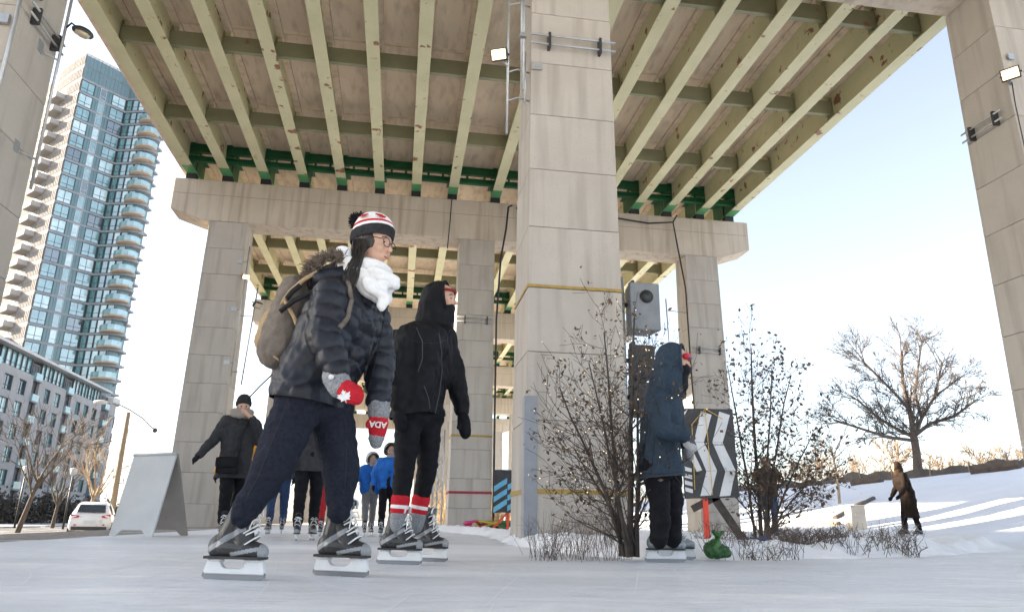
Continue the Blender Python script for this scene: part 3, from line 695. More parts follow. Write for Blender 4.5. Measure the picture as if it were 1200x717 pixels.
# multi-stemmed bush with dry leaves and string lights before the middle column
def bush(name, label, base, stems, rg, P, leafsize, nleaf, prob, lights, strandlabel, light_every=1.0):
    tm = MB(); tips = []; mids = []
    for (top, r, off) in stems:
        b0 = base + Vector(off); v = top - b0; k = 6; pts = [b0]
        for i in range(1, k + 1):
            f = i / k; pts.append(b0 + v * f + Vector((v.x * 0.15 * (f * f - f), rg.gauss(0, 0.02), 0.03 * math.sin(f * 5))))
        rad = [r * (1 - 0.72 * i / k) for i in range(k + 1)]; tm.tube(pts, rad, 6, cap=False)
        for i in range(1, k + 1):
            for c in range(P['per']):
                f = rg.random(); s = pts[i - 1].lerp(pts[i], f); dd = (pts[i] - pts[i - 1]).normalized(); a = R_(rg.uniform(25, 65))
                nd = dd * math.cos(a) + perp(dd, rg) * math.sin(a)
                branch(tm, s, nd, rg.uniform(*P['blen']) * (1.15 - 0.5 * i / k), rad[i] * 0.45, 1, rg, P, tips, mids)
    lv = leaf_cloud(mids, leafsize, rg, nleaf, 0.03, prob)
    t = plant(name, base, label, 'bush', 'bushes in the snow island', tm, M_BARKD, lv, M_DRYLEAF, 'leaves')
    if lights:
        sm = MB(); bulbs = rg.sample(mids, min(lights, len(mids))); bulbs.sort(key=lambda p: p.z)
        for p in bulbs: sm.sphere(p, rg.uniform(0.0026, 0.0042), 6, 4)
        st = empty('string_lights', base, 0, strandlabel, 'string lights', 'string lights in the bushes')
        tag(wpart('bulbs', sm.mesh('bulbs', M_BULB, fix=False), st), kind='stuff')
    return t
rg = random.Random(5); b0 = gnd(738, 652, 0.03); yb = b0.y
PB = dict(seg=(3, 3, 3, 2), wob=0.22, up=(0.06, 0.05, 0.02), rmin=0.0016, sides=(5, 4, 3, 3), lev=3, kids=(3, 3, 3), ang=(25, 60), len=(0.45, 0.75), per=3, blen=(0.22, 0.45))
stems = [(px(742, 370, yb + .15), .026, (0, 0, 0)), (px(708, 385, yb + .3), .018, (-.05, .05, 0)), (px(655, 450, yb - .1), .017, (-.03, 0, 0)), (px(748, 425, yb - .2), .018, (.05, 0, 0)),
         (px(672, 520, yb + .25), .014, (.02, .03, 0)), (px(768, 400, yb + .4), .014, (.04, .06, 0)), (px(690, 420, yb - .25), .015, (-.02, -.05, 0))]
bush('leafy_bush', 'tall leafless-topped bush hung with string lights before the wide middle column', b0, stems, rg, PB, 0.034, 1, 0.36, 170, 'strand of tiny warm bulbs in the bush before the middle column')
b1 = px(892, 634, 7.75); b1.z = 0.05; yb = b1.y
rg = random.Random(9)
stems = [(px(880, 405, yb + .1), .024, (0, 0, 0)), (px(852, 425, yb - .2), .017, (-.05, 0, 0)), (px(925, 440, yb + .2), .018, (.04, .02, 0)), (px(955, 500, yb - .1), .015, (.05, -.02, 0)),
         (px(905, 420, yb - .3), .016, (.02, -.05, 0)), (px(960, 545, yb), .012, (.05, 0, 0))]
bush('leafy_bush', 'bush with clinging brown leaves to the right of the chevron sign', b1, stems, rg, dict(PB, per=4), 0.05, 1, 0.55, 60, 'strand of bulbs in the brown-leaved bush by the chevron sign')
# far row of golden bare trees beyond the bank, and one slender tree lower down
rg = random.Random(33)
PF = dict(seg=(3, 3, 2, 2), wob=0.2, up=(0.05, 0.04, 0.02), rmin=0.04, sides=(5, 4, 3, 3), lev=3, kids=(6, 5, 5), ang=(20, 55), len=(0.45, 0.7))
far_lab = ['hazy golden bare tree beyond the bank, %s' % q for q in ('nearest the brown-leaved bush', 'left of the large bare tree', 'just left of the large bare tree trunk', 'just right of the large bare tree trunk',
           'between the large bare tree and the lamp post', 'left of the far lamp post', 'right of the far lamp post', 'at the right edge')]
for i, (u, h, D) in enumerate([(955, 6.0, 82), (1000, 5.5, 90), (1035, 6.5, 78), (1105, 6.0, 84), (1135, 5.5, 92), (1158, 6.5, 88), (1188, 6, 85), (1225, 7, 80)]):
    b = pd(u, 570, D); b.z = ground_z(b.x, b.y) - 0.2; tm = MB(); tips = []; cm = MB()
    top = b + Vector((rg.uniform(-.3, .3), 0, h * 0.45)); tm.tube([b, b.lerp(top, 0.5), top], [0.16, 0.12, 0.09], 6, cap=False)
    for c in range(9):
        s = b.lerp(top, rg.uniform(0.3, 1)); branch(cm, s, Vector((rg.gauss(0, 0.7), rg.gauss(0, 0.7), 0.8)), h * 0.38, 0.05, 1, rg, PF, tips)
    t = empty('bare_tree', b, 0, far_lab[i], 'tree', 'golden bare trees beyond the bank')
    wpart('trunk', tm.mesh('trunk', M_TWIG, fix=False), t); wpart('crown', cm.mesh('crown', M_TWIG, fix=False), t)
b = pd(985, 600, 33); b.z = ground_z(b.x, b.y) - 0.1; tm = MB(); cm = MB(); tips = []
tm.tube([b, b + Vector((0.05, 0, 1.2)), b + Vector((-0.1, 0, 2.4))], [0.06, 0.05, 0.03], 6, cap=False)
for c in range(12): branch(cm, b + Vector((0, 0, rg.uniform(0.8, 2.4))), Vector((rg.gauss(0, 0.6), rg.gauss(0, 0.6), 0.9)), 0.9, 0.02, 1, rg, dict(PF, rmin=0.007, kids=(4, 3, 3)), tips)
t = empty('bare_tree', b, 0, 'slender bare sapling low on the snow bank right of the brown-leaved bush', 'tree', 'bare trees on the bank')
wpart('trunk', tm.mesh('trunk', M_BARKL, fix=False), t); wpart('crown', cm.mesh('crown', M_TWIG, fix=False), t)
# street trees before the condominium
PS = dict(seg=(4, 4, 3, 3), wob=0.15, up=(0.08, 0.06, 0.03), rmin=0.012, sides=(6, 5, 4, 3), lev=4, kids=(4, 4, 3, 3), ang=(20, 50), len=(0.5, 0.72))
for (u, v, D, h, m, lab, sd_, lean) in ((20, 622, 50, 7.6, M_BARK, 'bare street tree with a leaning trunk at the left edge', 3, 0.45), (101, 612, 58, 7.0, M_BARKL, 'sunlit pale bare street tree behind the white car', 4, 0.15), (62, 612, 66, 6.2, M_BARK, 'dark bare street tree between the leaning tree and the pale tree', 6, 0.1)):
    rg = random.Random(sd_); b = pd(u, v, D); b.z = ground_z(b.x, b.y) - 0.05; tm = MB(); cm = MB(); tips = []
    pts = [b + Vector((lean * f * 1.5, 0, h * 0.42 * f)) for f in (0, .3, .6, 1)]; tm.tube(pts, [0.16, 0.13, 0.11, 0.085], 8, cap=False)
    for c in range(8):
        s = pts[1].lerp(pts[3], rg.uniform(0.45, 1)); a = c * 2.4; branch(cm, s, Vector((math.cos(a) * 0.55, math.sin(a) * 0.55, 0.8)), h * 0.34, 0.06, 1, rg, PS, tips)
    t = empty('street_tree', b, 0, lab, 'tree', 'street trees before the condominium')
    wpart('trunk', tm.mesh('trunk', m, fix=False), t); wpart('crown', cm.mesh('crown', m, fix=False), t)
# dark hedge shrubs at the foot of the condominium
rg = random.Random(12); sh = MB()
hl = ['dark rounded shrub at the foot of the grey condominium, %s' % q for q in ('at the left edge', 'second from the left edge', 'third from the left edge', 'fourth from the left edge', 'fifth from the left edge', 'left of the white car', 'above the white car roof', 'right of the pale street tree', 'nearest the wooden lamp post', 'under the rounded end bay', 'beyond the lamp post', 'last before the sandwich board')]
for i in range(12):
    u = -8 + i * 14; b = pd(u, 612, 84 + i * 2.0); b.z = -0.9; h = rg.uniform(1.9, 3.4); m = MB()
    pts = [b + Vector((rg.gauss(0, 0.75), rg.gauss(0, 0.7), abs(rg.gauss(0, 0.5)) * h * 0.6 + rg.random() * h * 0.55)) for _ in range(420)]
    lc = leaf_cloud(pts, 0.34, rg, 2, 0.12)
    for _ in range(9): m.tube([b, b + Vector((rg.gauss(0, .4), rg.gauss(0, .4), h * 0.7))], [0.03, 0.01], 4, cap=False)
    t = empty('hedge_shrub', b, 0, hl[i], 'shrub', 'shrubs along the condominium')
    wpart('stem', m.mesh('stem', M_BARKD, fix=False), t); wpart('foliage', lc.mesh('foliage', M_SHRUB, fix=False), t)
# dry stalks in the snow island and golden grass under the deck
def tuft(pts, hgt, rg, w=0.003, n=8, spread=0.4):
    m = MB()
    for p in pts:
        for _ in range(n):
            h = hgt * rg.uniform(0.4, 1.15); d = Vector((rg.gauss(0, spread), rg.gauss(0, spread), 1)).normalized(); s = p + Vector((rg.gauss(0, .05), rg.gauss(0, .05), -0.02))
            e = s + d * h + Vector((rg.gauss(0, .03), rg.gauss(0, .03), 0)); mi = s.lerp(e, .55) + Vector((rg.gauss(0, .012), rg.gauss(0, .012), .02))
            m.tube([s, mi, e], [w, w * 0.8, w * 0.4], 3, cap=False)
            for _2 in range(2):
                q = mi.lerp(e, rg.random()); m.tube([q, q + Vector((rg.gauss(0, .04), rg.gauss(0, .04), abs(rg.gauss(0, .05))))], [w * .6, w * .3], 3, cap=False)
    return m
def scatter(poly, n, rg):
    out = []
    for _ in range(n):
        a, b, c = rg.random(), rg.random(), 0; p = gnd(poly[0] + (poly[1] - poly[0]) * a, poly[2] + (poly[3] - poly[2]) * b, 0.05); p.z = isl_z(p); out.append(p)
    return out
rg = random.Random(77)
tag(tuft(scatter((630, 735, 641, 648), 46, rg), 0.36, rg, 0.0018, 5, .3).build('dry_stalks', M_GRASS, fix=False), 'brown dry stalks along the foot of the wide middle column', 'dry grass', kind='stuff')
tag(tuft(scatter((915, 1075, 641, 645.5), 75, rg), 0.17, rg, 0.003, 6, .5).build('dry_stalks', M_GRASS, fix=False), 'brown dry stalks on the snow ridge right of the bush', 'dry grass', kind='stuff')
tag(tuft(scatter((820, 930, 643, 648), 40, rg), 0.16, rg, 0.0025, 5, .5).build('dry_stalks', M_GRASS, fix=False), 'brown dry stalks round the foot of the chevron sign', 'dry grass', kind='stuff')
pts = []
for _ in range(90): p = bp(rg.uniform(1.6, 4.2), rg.uniform(24.5, 33)); p.z = -0.02; pts.append(p)
tag(tuft(pts, 1.5, rg, 0.010, 9, .16).build('golden_grass', M_STRAW, fix=False), 'tall golden dry grass beyond the second pier', 'dry grass', kind='stuff')

# ------------------------------------------------------------------ the crest of the snow bank: silt fence, timbers, boxes
M_SILT = mat('black silt fence fabric', (0.055, 0.050, 0.047), 0.8, (0.10, 0.09, 0.08), 1.5)
M_WOOD = mat('weathered timber', (0.25, 0.19, 0.13), 0.85, (0.33, 0.26, 0.18), 5, stretch=(1, 6, 6))
M_DWOOD = mat('dark wet timber', (0.085, 0.062, 0.048), 0.85, (0.13, 0.10, 0.08), 5)
M_CARD = mat('pale cardboard', (0.62, 0.55, 0.46), 0.8, (0.55, 0.48, 0.40), 4)
sf = empty('silt_fence', bp(25.5, 27, ground_z(*bp(25.5, 27)[:2])), BA, 'low sagging black silt fence on wooden stakes along the crest of the bank', 'fence')
fm = MB(); prev = None; rg = random.Random(3)
ss_ = list(np.arange(16, 80, 0.6)); st = MB()
for i, s in enumerate(ss_):
    la = 25.4 + 0.7 * nz1(s * 0.15, 2); p = bp(la, s); g = ground_z(p.x, p.y); sag = abs(math.sin(math.pi * s / 2.4)); h = 0.50 - 0.24 * (1 - sag) - 0.14 * nz1(s * 0.5, 9)
    lean = 0.12 * nz1(s * 0.4, 6); q = (bp(la, s, g - 0.1), bp(la + lean, s, g + h))
    if prev:
        off = bp(0.02, 0); fm.add([prev[0], q[0], q[1], prev[1]], [(0, 1, 2, 3)]); fm.add([prev[0] + off, q[0] + off, q[1] + off, prev[1] + off], [(3, 2, 1, 0)])
    prev = q
    if i % 4 == 2:
        m = MB(); m.bar(bp(la - 0.03, s, g - 0.2), bp(la + lean - 0.03, s, g + h + 0.22 + 0.1 * rg.random()), 0.06, 0.06); o = m.build('stake', M_WOOD, sf, world=True)
wpart('fabric', fm.mesh('fabric', M_SILT, fix=False), sf)
def timber(u0, v0, u1, v1, lat0, lat1, label, wd=0.28, ht=0.22, m=M_DWOOD):
    def hit(u, v, lat):
        r = ray(u, v); n_ = Vector((math.cos(BA), math.sin(BA), 0)); t = lat / r.dot(n_); p = Vector((0, 0, CAMH)) + r * t; p.z = ground_z(p.x, p.y) + ht * 0.3; return p
    a, b = hit(u0, v0, lat0), hit(u1, v1, lat1); k = MB(); n = 5
    pts = []
    for i in range(n + 1):
        p = a.lerp(b, i / n); p.z = ground_z(p.x, p.y) + ht * 0.3; pts.append(p)
    k.tube(pts, [wd * .5] * (n + 1), 6, smooth=False); tag(k.build('timber_log', m), label, 'log', 'timbers on the bank')
timber(1140, 562, 1196, 551, 22.5, 23.4, 'long dark timber on the bank at the far right', .5, .4)
timber(980, 622, 1026, 600, 14.5, 18, 'dark timber edging low on the snow bank left of the brown coat', .16, .16)
timber(1000, 580, 1035, 571, 22.0, 22.8, 'dark timber on the upper bank right of the bush', .45, .35)
timber(955, 616, 985, 626, 14.0, 13.6, 'short pale broken plank at the foot of the bank', .16, .16, M_WOOD)
c = bp(13.4, 19.0); c.z = ground_z(c.x, c.y); m = MB(); m.box((0, 0, 0.33), (0.42, 0.40, 0.66)); m.box((0, 0, 0.68), (0.46, 0.44, 0.04)); m.box((0, -0.215, 0.42), (0.20, 0.012, 0.12))
tag(m.build('cardboard_box', M_CARD, loc=pd(1005, 625, math.hypot(c.x, c.y)) * 1 - Vector((0, 0, 0)), bevel=0.01), 'pale upright box standing at the foot of the snow bank', 'box')
bx = bpy.data.objects['cardboard_box']; bx.location.z = ground_z(bx.location.x, bx.location.y) - 0.02
# far lamp post on the bank
c = pd(1183, 556, 70); c.z = ground_z(c.x, c.y); lp = empty('lamp_post', c, 0, 'thin far lamp post beyond the crest of the bank', 'lamp post')
m = MB(); m.tube([(0, 0, 0), (0, 0, 3.4)], [0.06, 0.04], 8); m.build('pole', M_STEEL, lp); m = MB(); m.tube([(0, 0, 3.38), (-.5, 0, 3.45)], .03, 6); m.box((-.6, 0, 3.44), (.35, .15, .08)); m.build('lamp_head', M_STEEL, lp)
# ------------------------------------------------------------------ fittings on the piers: rails, pipes, flood lights, cables
M_LAMPON = mat('lit flood light lens', (1, 0.9, 0.7), 0.3, emit=((1.0, 0.60, 0.24), 1.1))
M_LAMPOFF = mat('unlit lamp glass', (0.45, 0.38, 0.25), 0.15, (0.55, 0.47, 0.32), 6)
M_YEL = mat('yellow brown webbing', (0.42, 0.28, 0.06), 0.7, (0.30, 0.19, 0.05), 12)
M_REDB = mat('dark red webbing', (0.35, 0.03, 0.05), 0.7, (0.22, 0.02, 0.03), 10)
def rail(label, a, b, outw, n_post=2, gap=0.14, r=0.016, wrap=None, group='pipe rails on the piers'):
    """two level pipes held off the concrete by dark posts; a, b world points on the face, outw the outward normal"""
    t = empty('pipe_rail', a, 0, label, 'rail', group); o = outw * 0.09
    for z in (0, gap):
        m = MB(); zz = Vector((0, 0, z)); pts = [a + o + zz, b + o + zz]
        if wrap is not None: pts = [a + zz + wrap * 0.10] + pts + [b + zz + wrap * -0.10] if False else [a + zz, a + o + zz, b + o + zz, b + zz]
        m.tube(pts, r, 8); m.build('rail_pipe', M_STEEL, t, world=True)
    for i in range(n_post):
        f = (0.22, 0.82)[i] if n_post == 2 else 0.5; p = a.lerp(b, f); m = MB(); m.bar(p + outw * 0.055 + Vector((0, 0, -0.05)), p + outw * 0.055 + Vector((0, 0, gap + 0.05)), 0.035, 0.11, hint=outw); m.build('rail_post', M_DARKM, t, world=True)
fr_ = lambda lat, z: (1.25 - 0.125 * z / CAPB)
nF = bp(0, -1) - bp(0, 0); nL = bp(-1, 0) - bp(0, 0); nR = -nL
def colface(i, s, z, side):            # a point on a column face: 'F' front, 'L' left, 'R' right
    w = colw(z) / 2; d0 = (cold(0) - cold(z)) / 2
    return w, d0
w, d0 = colface(1, 0, 6.7, 'F')
rail('two pipe rails across the front of the wide middle column', bp(COLS[1] - w - 0.02, S0 + d0, 6.60), bp(COLS[1] + w + 0.04, S0 + d0, 6.60), nF)
rail('two pipe rails on the inner side of the right-hand near column', bp(COLS[2] - w, S0 + 1.02, 6.38), bp(COLS[2] - w, S0 + 0.22, 6.38), nL)
rail('two pipe rails on the inner side of the left-hand near column', bp(COLS[0] + w, S0 + 0.12, 6.32), bp(COLS[0] + w, S0 + 1.02, 6.32), nR)
rail('thin pipe rails across the middle column of the second pier', bp(COLS[1] - w, S0 + SPAN + d0, 6.10), bp(COLS[1] + w, S0 + SPAN + d0, 6.10), nF, 2, 0.14, 0.014)
w2, d2 = colface(2, 0, 5.6, 'F')
rail('thin pipe rails across the right column of the second pier', bp(COLS[2] - w2, S0 + SPAN + d2, 5.5), bp(COLS[2] + w2, S0 + SPAN + d2, 5.5), nF, 2, 0.14, 0.014)
def flood_head(par, p, aim, lit, sz=0.16):
    """finned housing, lens, yoke and a small cap; p world point, aim direction the lens faces"""
    q = aim.normalized().to_track_quat('-Y', 'Z').to_matrix()
    m = MB(); m.box(p, (sz * 1.5, sz * 0.5, sz * 1.1), M=q); m.box(p + q @ Vector((0, sz * 0.32, 0)), (sz * 1.1, sz * 0.3, sz * 0.8), M=q)
    for k in range(5): m.box(p + q @ Vector(((k - 2) * sz * 0.24, sz * 0.50, 0)), (sz * 0.05, sz * 0.16, sz * 0.8), M=q)
    h = m.build('lamp_housing', M_DARKM, par, world=True, bevel=0.006)
    m = MB(); m.box(p + q @ Vector((0, -sz * 0.27, 0)), (sz * 1.26, sz * 0.04, sz * 0.86), M=q); m.build('lamp_lens', M_LAMPON if lit else M_LAMPOFF, par, world=True)
    m = MB(); m.tube([p + q @ Vector((-sz * 0.8, 0, 0)), p + q @ Vector((-sz * 0.8, sz * 0.7, 0)), p + q @ Vector((sz * 0.8, sz * 0.7, 0)), p + q @ Vector((sz * 0.8, 0, 0))], sz * 0.06, 6); m.build('yoke', M_DARKM, par, world=True)
    return h
# middle near column: conduit pipes and lit flood light on its left side
t = empty('flood_light', bp(1.16, S0 + 0.05, 5.1), 0, 'lit flood light on a thin pipe at the left side of the wide middle column', 'flood light', 'flood lights on the piers')
m = MB(); m.tube([bp(1.15, S0 + 0.02, 5.15), bp(1.15, S0 + 0.02, 8.6)], 0.017, 8); m.build('pipe', M_STEEL, t, world=True)
for z in (5.65, 6.1, 7.2, 8.2):
    m = MB(); m.tube([bp(1.15, S0 + 0.02, z), bp(1.30, S0 + 0.10, z + 0.12), bp(1.47, S0 + 0.16, z + 0.12)], 0.011, 6); m.build('bracket', M_STEEL, t, world=True)
flood_head(t, bp(1.02, S0 - 0.06, 6.30), nF * 0.8 + nL * 0.35 + Vector((0, 0, -0.45)), True, 0.15)
m = MB(); m.tube([bp(1.15, S0 + 0.02, 6.18), bp(1.08, S0 - 0.02, 6.26)], 0.02, 6); m.build('bracket', M_STEEL, t, world=True)
t = empty('flood_light', bp(1.15, S0 - 0.05, 7.42), 0, 'unlit flood light high on the left side of the middle column at the top edge', 'flood light', 'flood lights on the piers')
flood_head(t, bp(1.17, S0 - 0.1, 7.46), nF * 0.8 + nL * 0.3 + Vector((0, 0, -0.6)), False, 0.15)
m = MB(); m.tube([bp(1.17, S0 - 0.1, 7.52), bp(1.17, S0 + 0.05, 7.6), bp(1.45, S0 + 0.14, 7.6)], 0.012, 6); m.build('bracket', M_STEEL, t, world=True)
t = empty('conduit', bp(1.36, S0 + 0.12, 6.0), 0, 'grey conduit pipes running up the left edge of the middle column', 'conduit')
for k, (lat, z0, z1) in enumerate(((1.375, 5.9, 8.8), (1.345, 6.35, 8.8), (1.40, 5.7, 6.5))):
    m = MB(); m.tube([bp(lat, S0 + 0.10, z0), bp(lat + 0.004, S0 + 0.10, z1)], 0.022 if k == 0 else 0.014, 8); m.build('pipe', M_STEEL, t, world=True)
m = MB(); m.box(bp(1.56, S0 + 0.055, 6.27), (0.15, 0.02, 0.11), BA); m.build('plate', M_STEEL, t, world=True)
m = MB(); m.box(bp(1.36, S0 + 0.07, 6.75), (0.09, 0.09, 0.07), BA); m.build('junction_box', M_STEEL, t, world=True)
# right near column: lit flood on its front corner
t = empty('flood_light', bp(9.02, S0 - 0.02, 6.9), 0, 'lit orange-glowing flood light on the right-hand near column', 'flood light', 'flood lights on the piers')
flood_head(t, bp(9.02, S0 - 0.06, 6.98), nF * 0.55 + nL * 0.7 + Vector((0, 0, -0.35)), True, 0.17)
m = MB(); m.tube([bp(9.04, S0 + 0.0, 6.95), bp(9.15, S0 + 0.07, 6.9)], 0.02, 6); m.build('bracket', M_STEEL, t, world=True)
m = MB(); m.tube([bp(9.10, S0 + 0.02, 6.9), bp(9.085, S0 + 0.03, 6.5), bp(9.07, S0 + 0.03, 4.0)], 0.008, 5); m.build('cable', M_BLACK, t, world=True)
m = MB(); m.box(bp(9.22, S0 + 0.05, 7.05 + 0.35), (0.10, 0.02, 0.10), BA); m.build('plate', M_STEEL, t, world=True)
# left near column: light pole held off the column, unlit head
t = empty('flood_light', bp(-4.86, S0 + 0.83, 4.0), 0, 'unlit flood light on a slim pole beside the left-hand near column', 'flood light', 'flood lights on the piers')
m = MB(); m.tube([bp(-4.84, 9.0, 4.2), bp(-4.90, 9.0, 8.7)], 0.019, 8); m.build('pole', M_STEEL, t, world=True)
for z in (4.62, 6.10): m = MB(); m.tube([bp(-4.86, 9.0, z), bp(-5.08, 8.85, z + 0.06)], 0.012, 6); m.build('bracket', M_STEEL, t, world=True); m = MB(); m.box(bp(-5.03, 8.80, z + 0.06), (0.05, 0.12, 0.16), BA); m.build('plate', M_STEEL, t, world=True)
m = MB(); q = bp(-4.62, 8.95, 6.55)
m.sphere(q, (0.15, 0.11, 0.075), 12, 6, M=Euler((0.2, 0.35, BA)).to_matrix()); m.build('lamp_housing', M_DARKM, t, world=True)
m = MB(); m.sphere(q + Vector((0.012, -0.02, -0.035)), (0.115, 0.08, 0.055), 12, 6, M=Euler((0.2, 0.35, BA)).to_matrix()); m.build('lamp_lens', M_LAMPOFF, t, world=True)
m = MB(); m.tube([bp(-4.87, 9.0, 6.62), bp(-4.80, 8.98, 6.70), bp(-4.70, 8.96, 6.62)], 0.014, 6); m.build('bracket', M_DARKM, t, world=True)
t = empty('flood_light', bp(-5.05, S0, 6.9), 0, 'amber lit flood light at the top left corner on the near left column', 'flood light', 'flood lights on the piers')
flood_head(t, bp(-4.98, S0 + 0.25, 6.72), nR * 0.9 + nF * 0.3 + Vector((0, 0, -0.5)), True, 0.13)
m = MB(); m.tube([bp(-4.98, S0 + 0.3, 6.74), bp(-5.1, S0 + 0.32, 6.74)], 0.012, 6); m.build('bracket', M_DARKM, t, world=True)
t = empty('conduit', bp(-5.06, S0 + 0.03, 4.0), 0, 'grey conduit pipe on the corner of the left-hand near column', 'conduit')
m = MB(); m.tube([bp(-5.00, S0 + 0.02, 3.6), bp(-5.06, S0 + 0.05, 8.7)], 0.02, 8); m.build('pipe', M_STEEL, t, world=True)
m = MB(); m.box(bp(-5.2, S0 + 0.03, 6.1), (0.22, 0.05, 0.13), BA); m.build('junction_box', M_STEEL, t, world=True)
# left column of the second pier: two slim pipes, a lit and an unlit lamp
s1 = S0 + SPAN
t = empty('flood_light', bp(-4.9, s1 + 0.1, 4.0), 0, 'small lit lamp on the left column of the second pier', 'flood light', 'flood lights on the piers')
m = MB(); m.tube([bp(-4.93, s1 + 0.04, 4.1), bp(-4.88, s1 + 0.04, 8.1)], 0.02, 6); m.build('pipe', M_STEEL, t, world=True)
for z in (4.5, 6.1, 7.6): m = MB(); m.tube([bp(-4.9, s1 + 0.04, z), bp(-5.06, s1 + 0.12, z)], 0.018, 6); m.box(bp(-5.1, s1 + 0.06, z), (0.16, 0.04, 0.12), BA); m.build('bracket', M_STEEL, t, world=True)
flood_head(t, bp(-4.86, s1 - 0.05, 7.09), nF * 0.8 + nR * 0.4 + Vector((0, 0, -0.3)), True, 0.15)
t = empty('flood_light', bp(-4.6, s1 + 0.3, 4.0), 0, 'small unlit lamp on a slim pipe right of the second pier left column', 'flood light', 'flood lights on the piers')
m = MB(); m.tube([bp(-4.68, s1 + 0.3, 3.9), bp(-4.55, s1 + 0.3, 6.9)], 0.02, 6); m.build('pipe', M_STEEL, t, world=True)
for z in (4.3, 6.0): m = MB(); m.tube([bp(-4.62, s1 + 0.3, z), bp(-5.05, s1 + 0.4, z)], 0.014, 6); m.build('bracket', M_STEEL, t, world=True)
flood_head(t, bp(-4.50, s1 + 0.28, 6.34), nF * 0.5 + nR * 0.6 + Vector((0, 0, -0.7)), False, 0.17)
# right column of the second pier: pole with an unlit lamp
t = empty('flood_light', bp(8.6, s1 + 0.3, 4.0), 0, 'small unlit lamp beside the right column of the second pier', 'flood light', 'flood lights on the piers')
m = MB(); m.tube([bp(8.42, s1 + 0.2, 4.6), bp(8.36, s1 + 0.2, 7.3)], 0.02, 6); m.build('pipe', M_STEEL, t, world=True)
for z in (4.9, 6.9): m = MB(); m.tube([bp(8.40, s1 + 0.2, z), bp(9.1, s1 + 0.3, z)], 0.014, 6); m.build('bracket', M_STEEL, t, world=True)
flood_head(t, bp(8.36, s1 + 0.1, 5.35), nF * 0.7 + nL * 0.5 + Vector((0, 0, -0.6)), False, 0.16)
# hanging cables
def cable(label, pts, r=0.02):
    m = MB(); m.tube(pts, r, 6); tag(m.build('cable', M_BLACK), label, 'cable', 'cables hanging from the second pier')
sc = s1 - 0.03
cable('black cable down the right edge of the second pier middle column', [bp(3.15, sc + .02, 10.12), bp(3.02, sc - .1, 10.0), bp(2.95, sc - .12, 9.2), bp(2.80, sc - .1, 8.2), bp(2.71, sc - .02, 6.2), bp(2.72, sc - .02, 3), bp(2.74, sc - .02, 0.02)], 0.032)
cable('thin black cable hanging down the cap beam above the white hat', [bp(1.18, sc + .02, 10.25), bp(1.15, sc + .02, 9.4), bp(1.10, sc - .02, 8.45)], 0.018)
cable('black cable drooping along the cap beam and down the right column', [bp(3.3, sc + .05, 10.05), bp(5.0, sc + .0, 9.98), bp(6.6, sc - .01, 9.96), bp(7.8, sc + .0, 9.86), bp(8.68, sc + .02, 9.98), bp(8.76, sc - .02, 9.2), bp(8.95, sc - .06, 7.6), bp(8.98, sc - .03, 5.0), bp(9.02, sc - .03, 2.5)], 0.026)
cable('short black cable end at the top of the right cap beam', [bp(8.68, sc + .02, 9.98), bp(8.84, sc + .04, 10.25)], 0.024)
# webbing straps tied round the columns
def strap(label, ci, s, z, m_, ht=0.035):
    w_ = colw(z) / 2 + 0.006; k = cold(z) / 2 + 0.006; c = (COLS[ci], s + cold(0) / 2); m = MB()
    cs = [(c[0] - w_, c[1] - k), (c[0] + w_, c[1] - k), (c[0] + w_, c[1] + k), (c[0] - w_, c[1] + k)]
    for i in range(4): a, b = cs[i], cs[(i + 1) % 4]; m.bar(bp(a[0], a[1], z), bp(b[0], b[1], z), 0.008, ht + 0.001 * i)
    tag(m.build('webbing_strap', m_), label, 'strap', 'straps round the columns')
strap('yellow strap round the foot of the wide middle column', 1, S0, 0.575, M_YEL, 0.05)
strap('yellow strap round the wide middle column at the height of the grey speaker', 1, S0, 3.06, M_YEL, 0.035)
strap('yellow strap round the middle column of the second pier', 1, s1, 2.62, M_YEL, 0.06)
strap('dark red strap round the middle column of the second pier', 1, s1, 1.0, M_REDB, 0.07)
m = MB(); wz = colw(1) / 2; m.box(bp(COLS[1] - wz + 0.055, S0 + 0.005, 0.83), (0.15, 0.022, 1.68), BA); m.box(bp(COLS[1] - wz - 0.012, S0 + 0.10, 0.83), (0.022, 0.18, 1.68), BA)
for z in (0.12, 0.8, 1.5): m.tube([bp(COLS[1] - wz + 0.06, S0 - 0.012, z), bp(COLS[1] - wz + 0.06, S0 + 0.01, z)], 0.012, 6)
tag(m.build('corner_guard', mat('grey painted guard', (0.22, 0.23, 0.25), 0.5, (0.27, 0.28, 0.30), 4)), 'grey metal corner guard on the lower left edge of the middle column', 'corner guard')
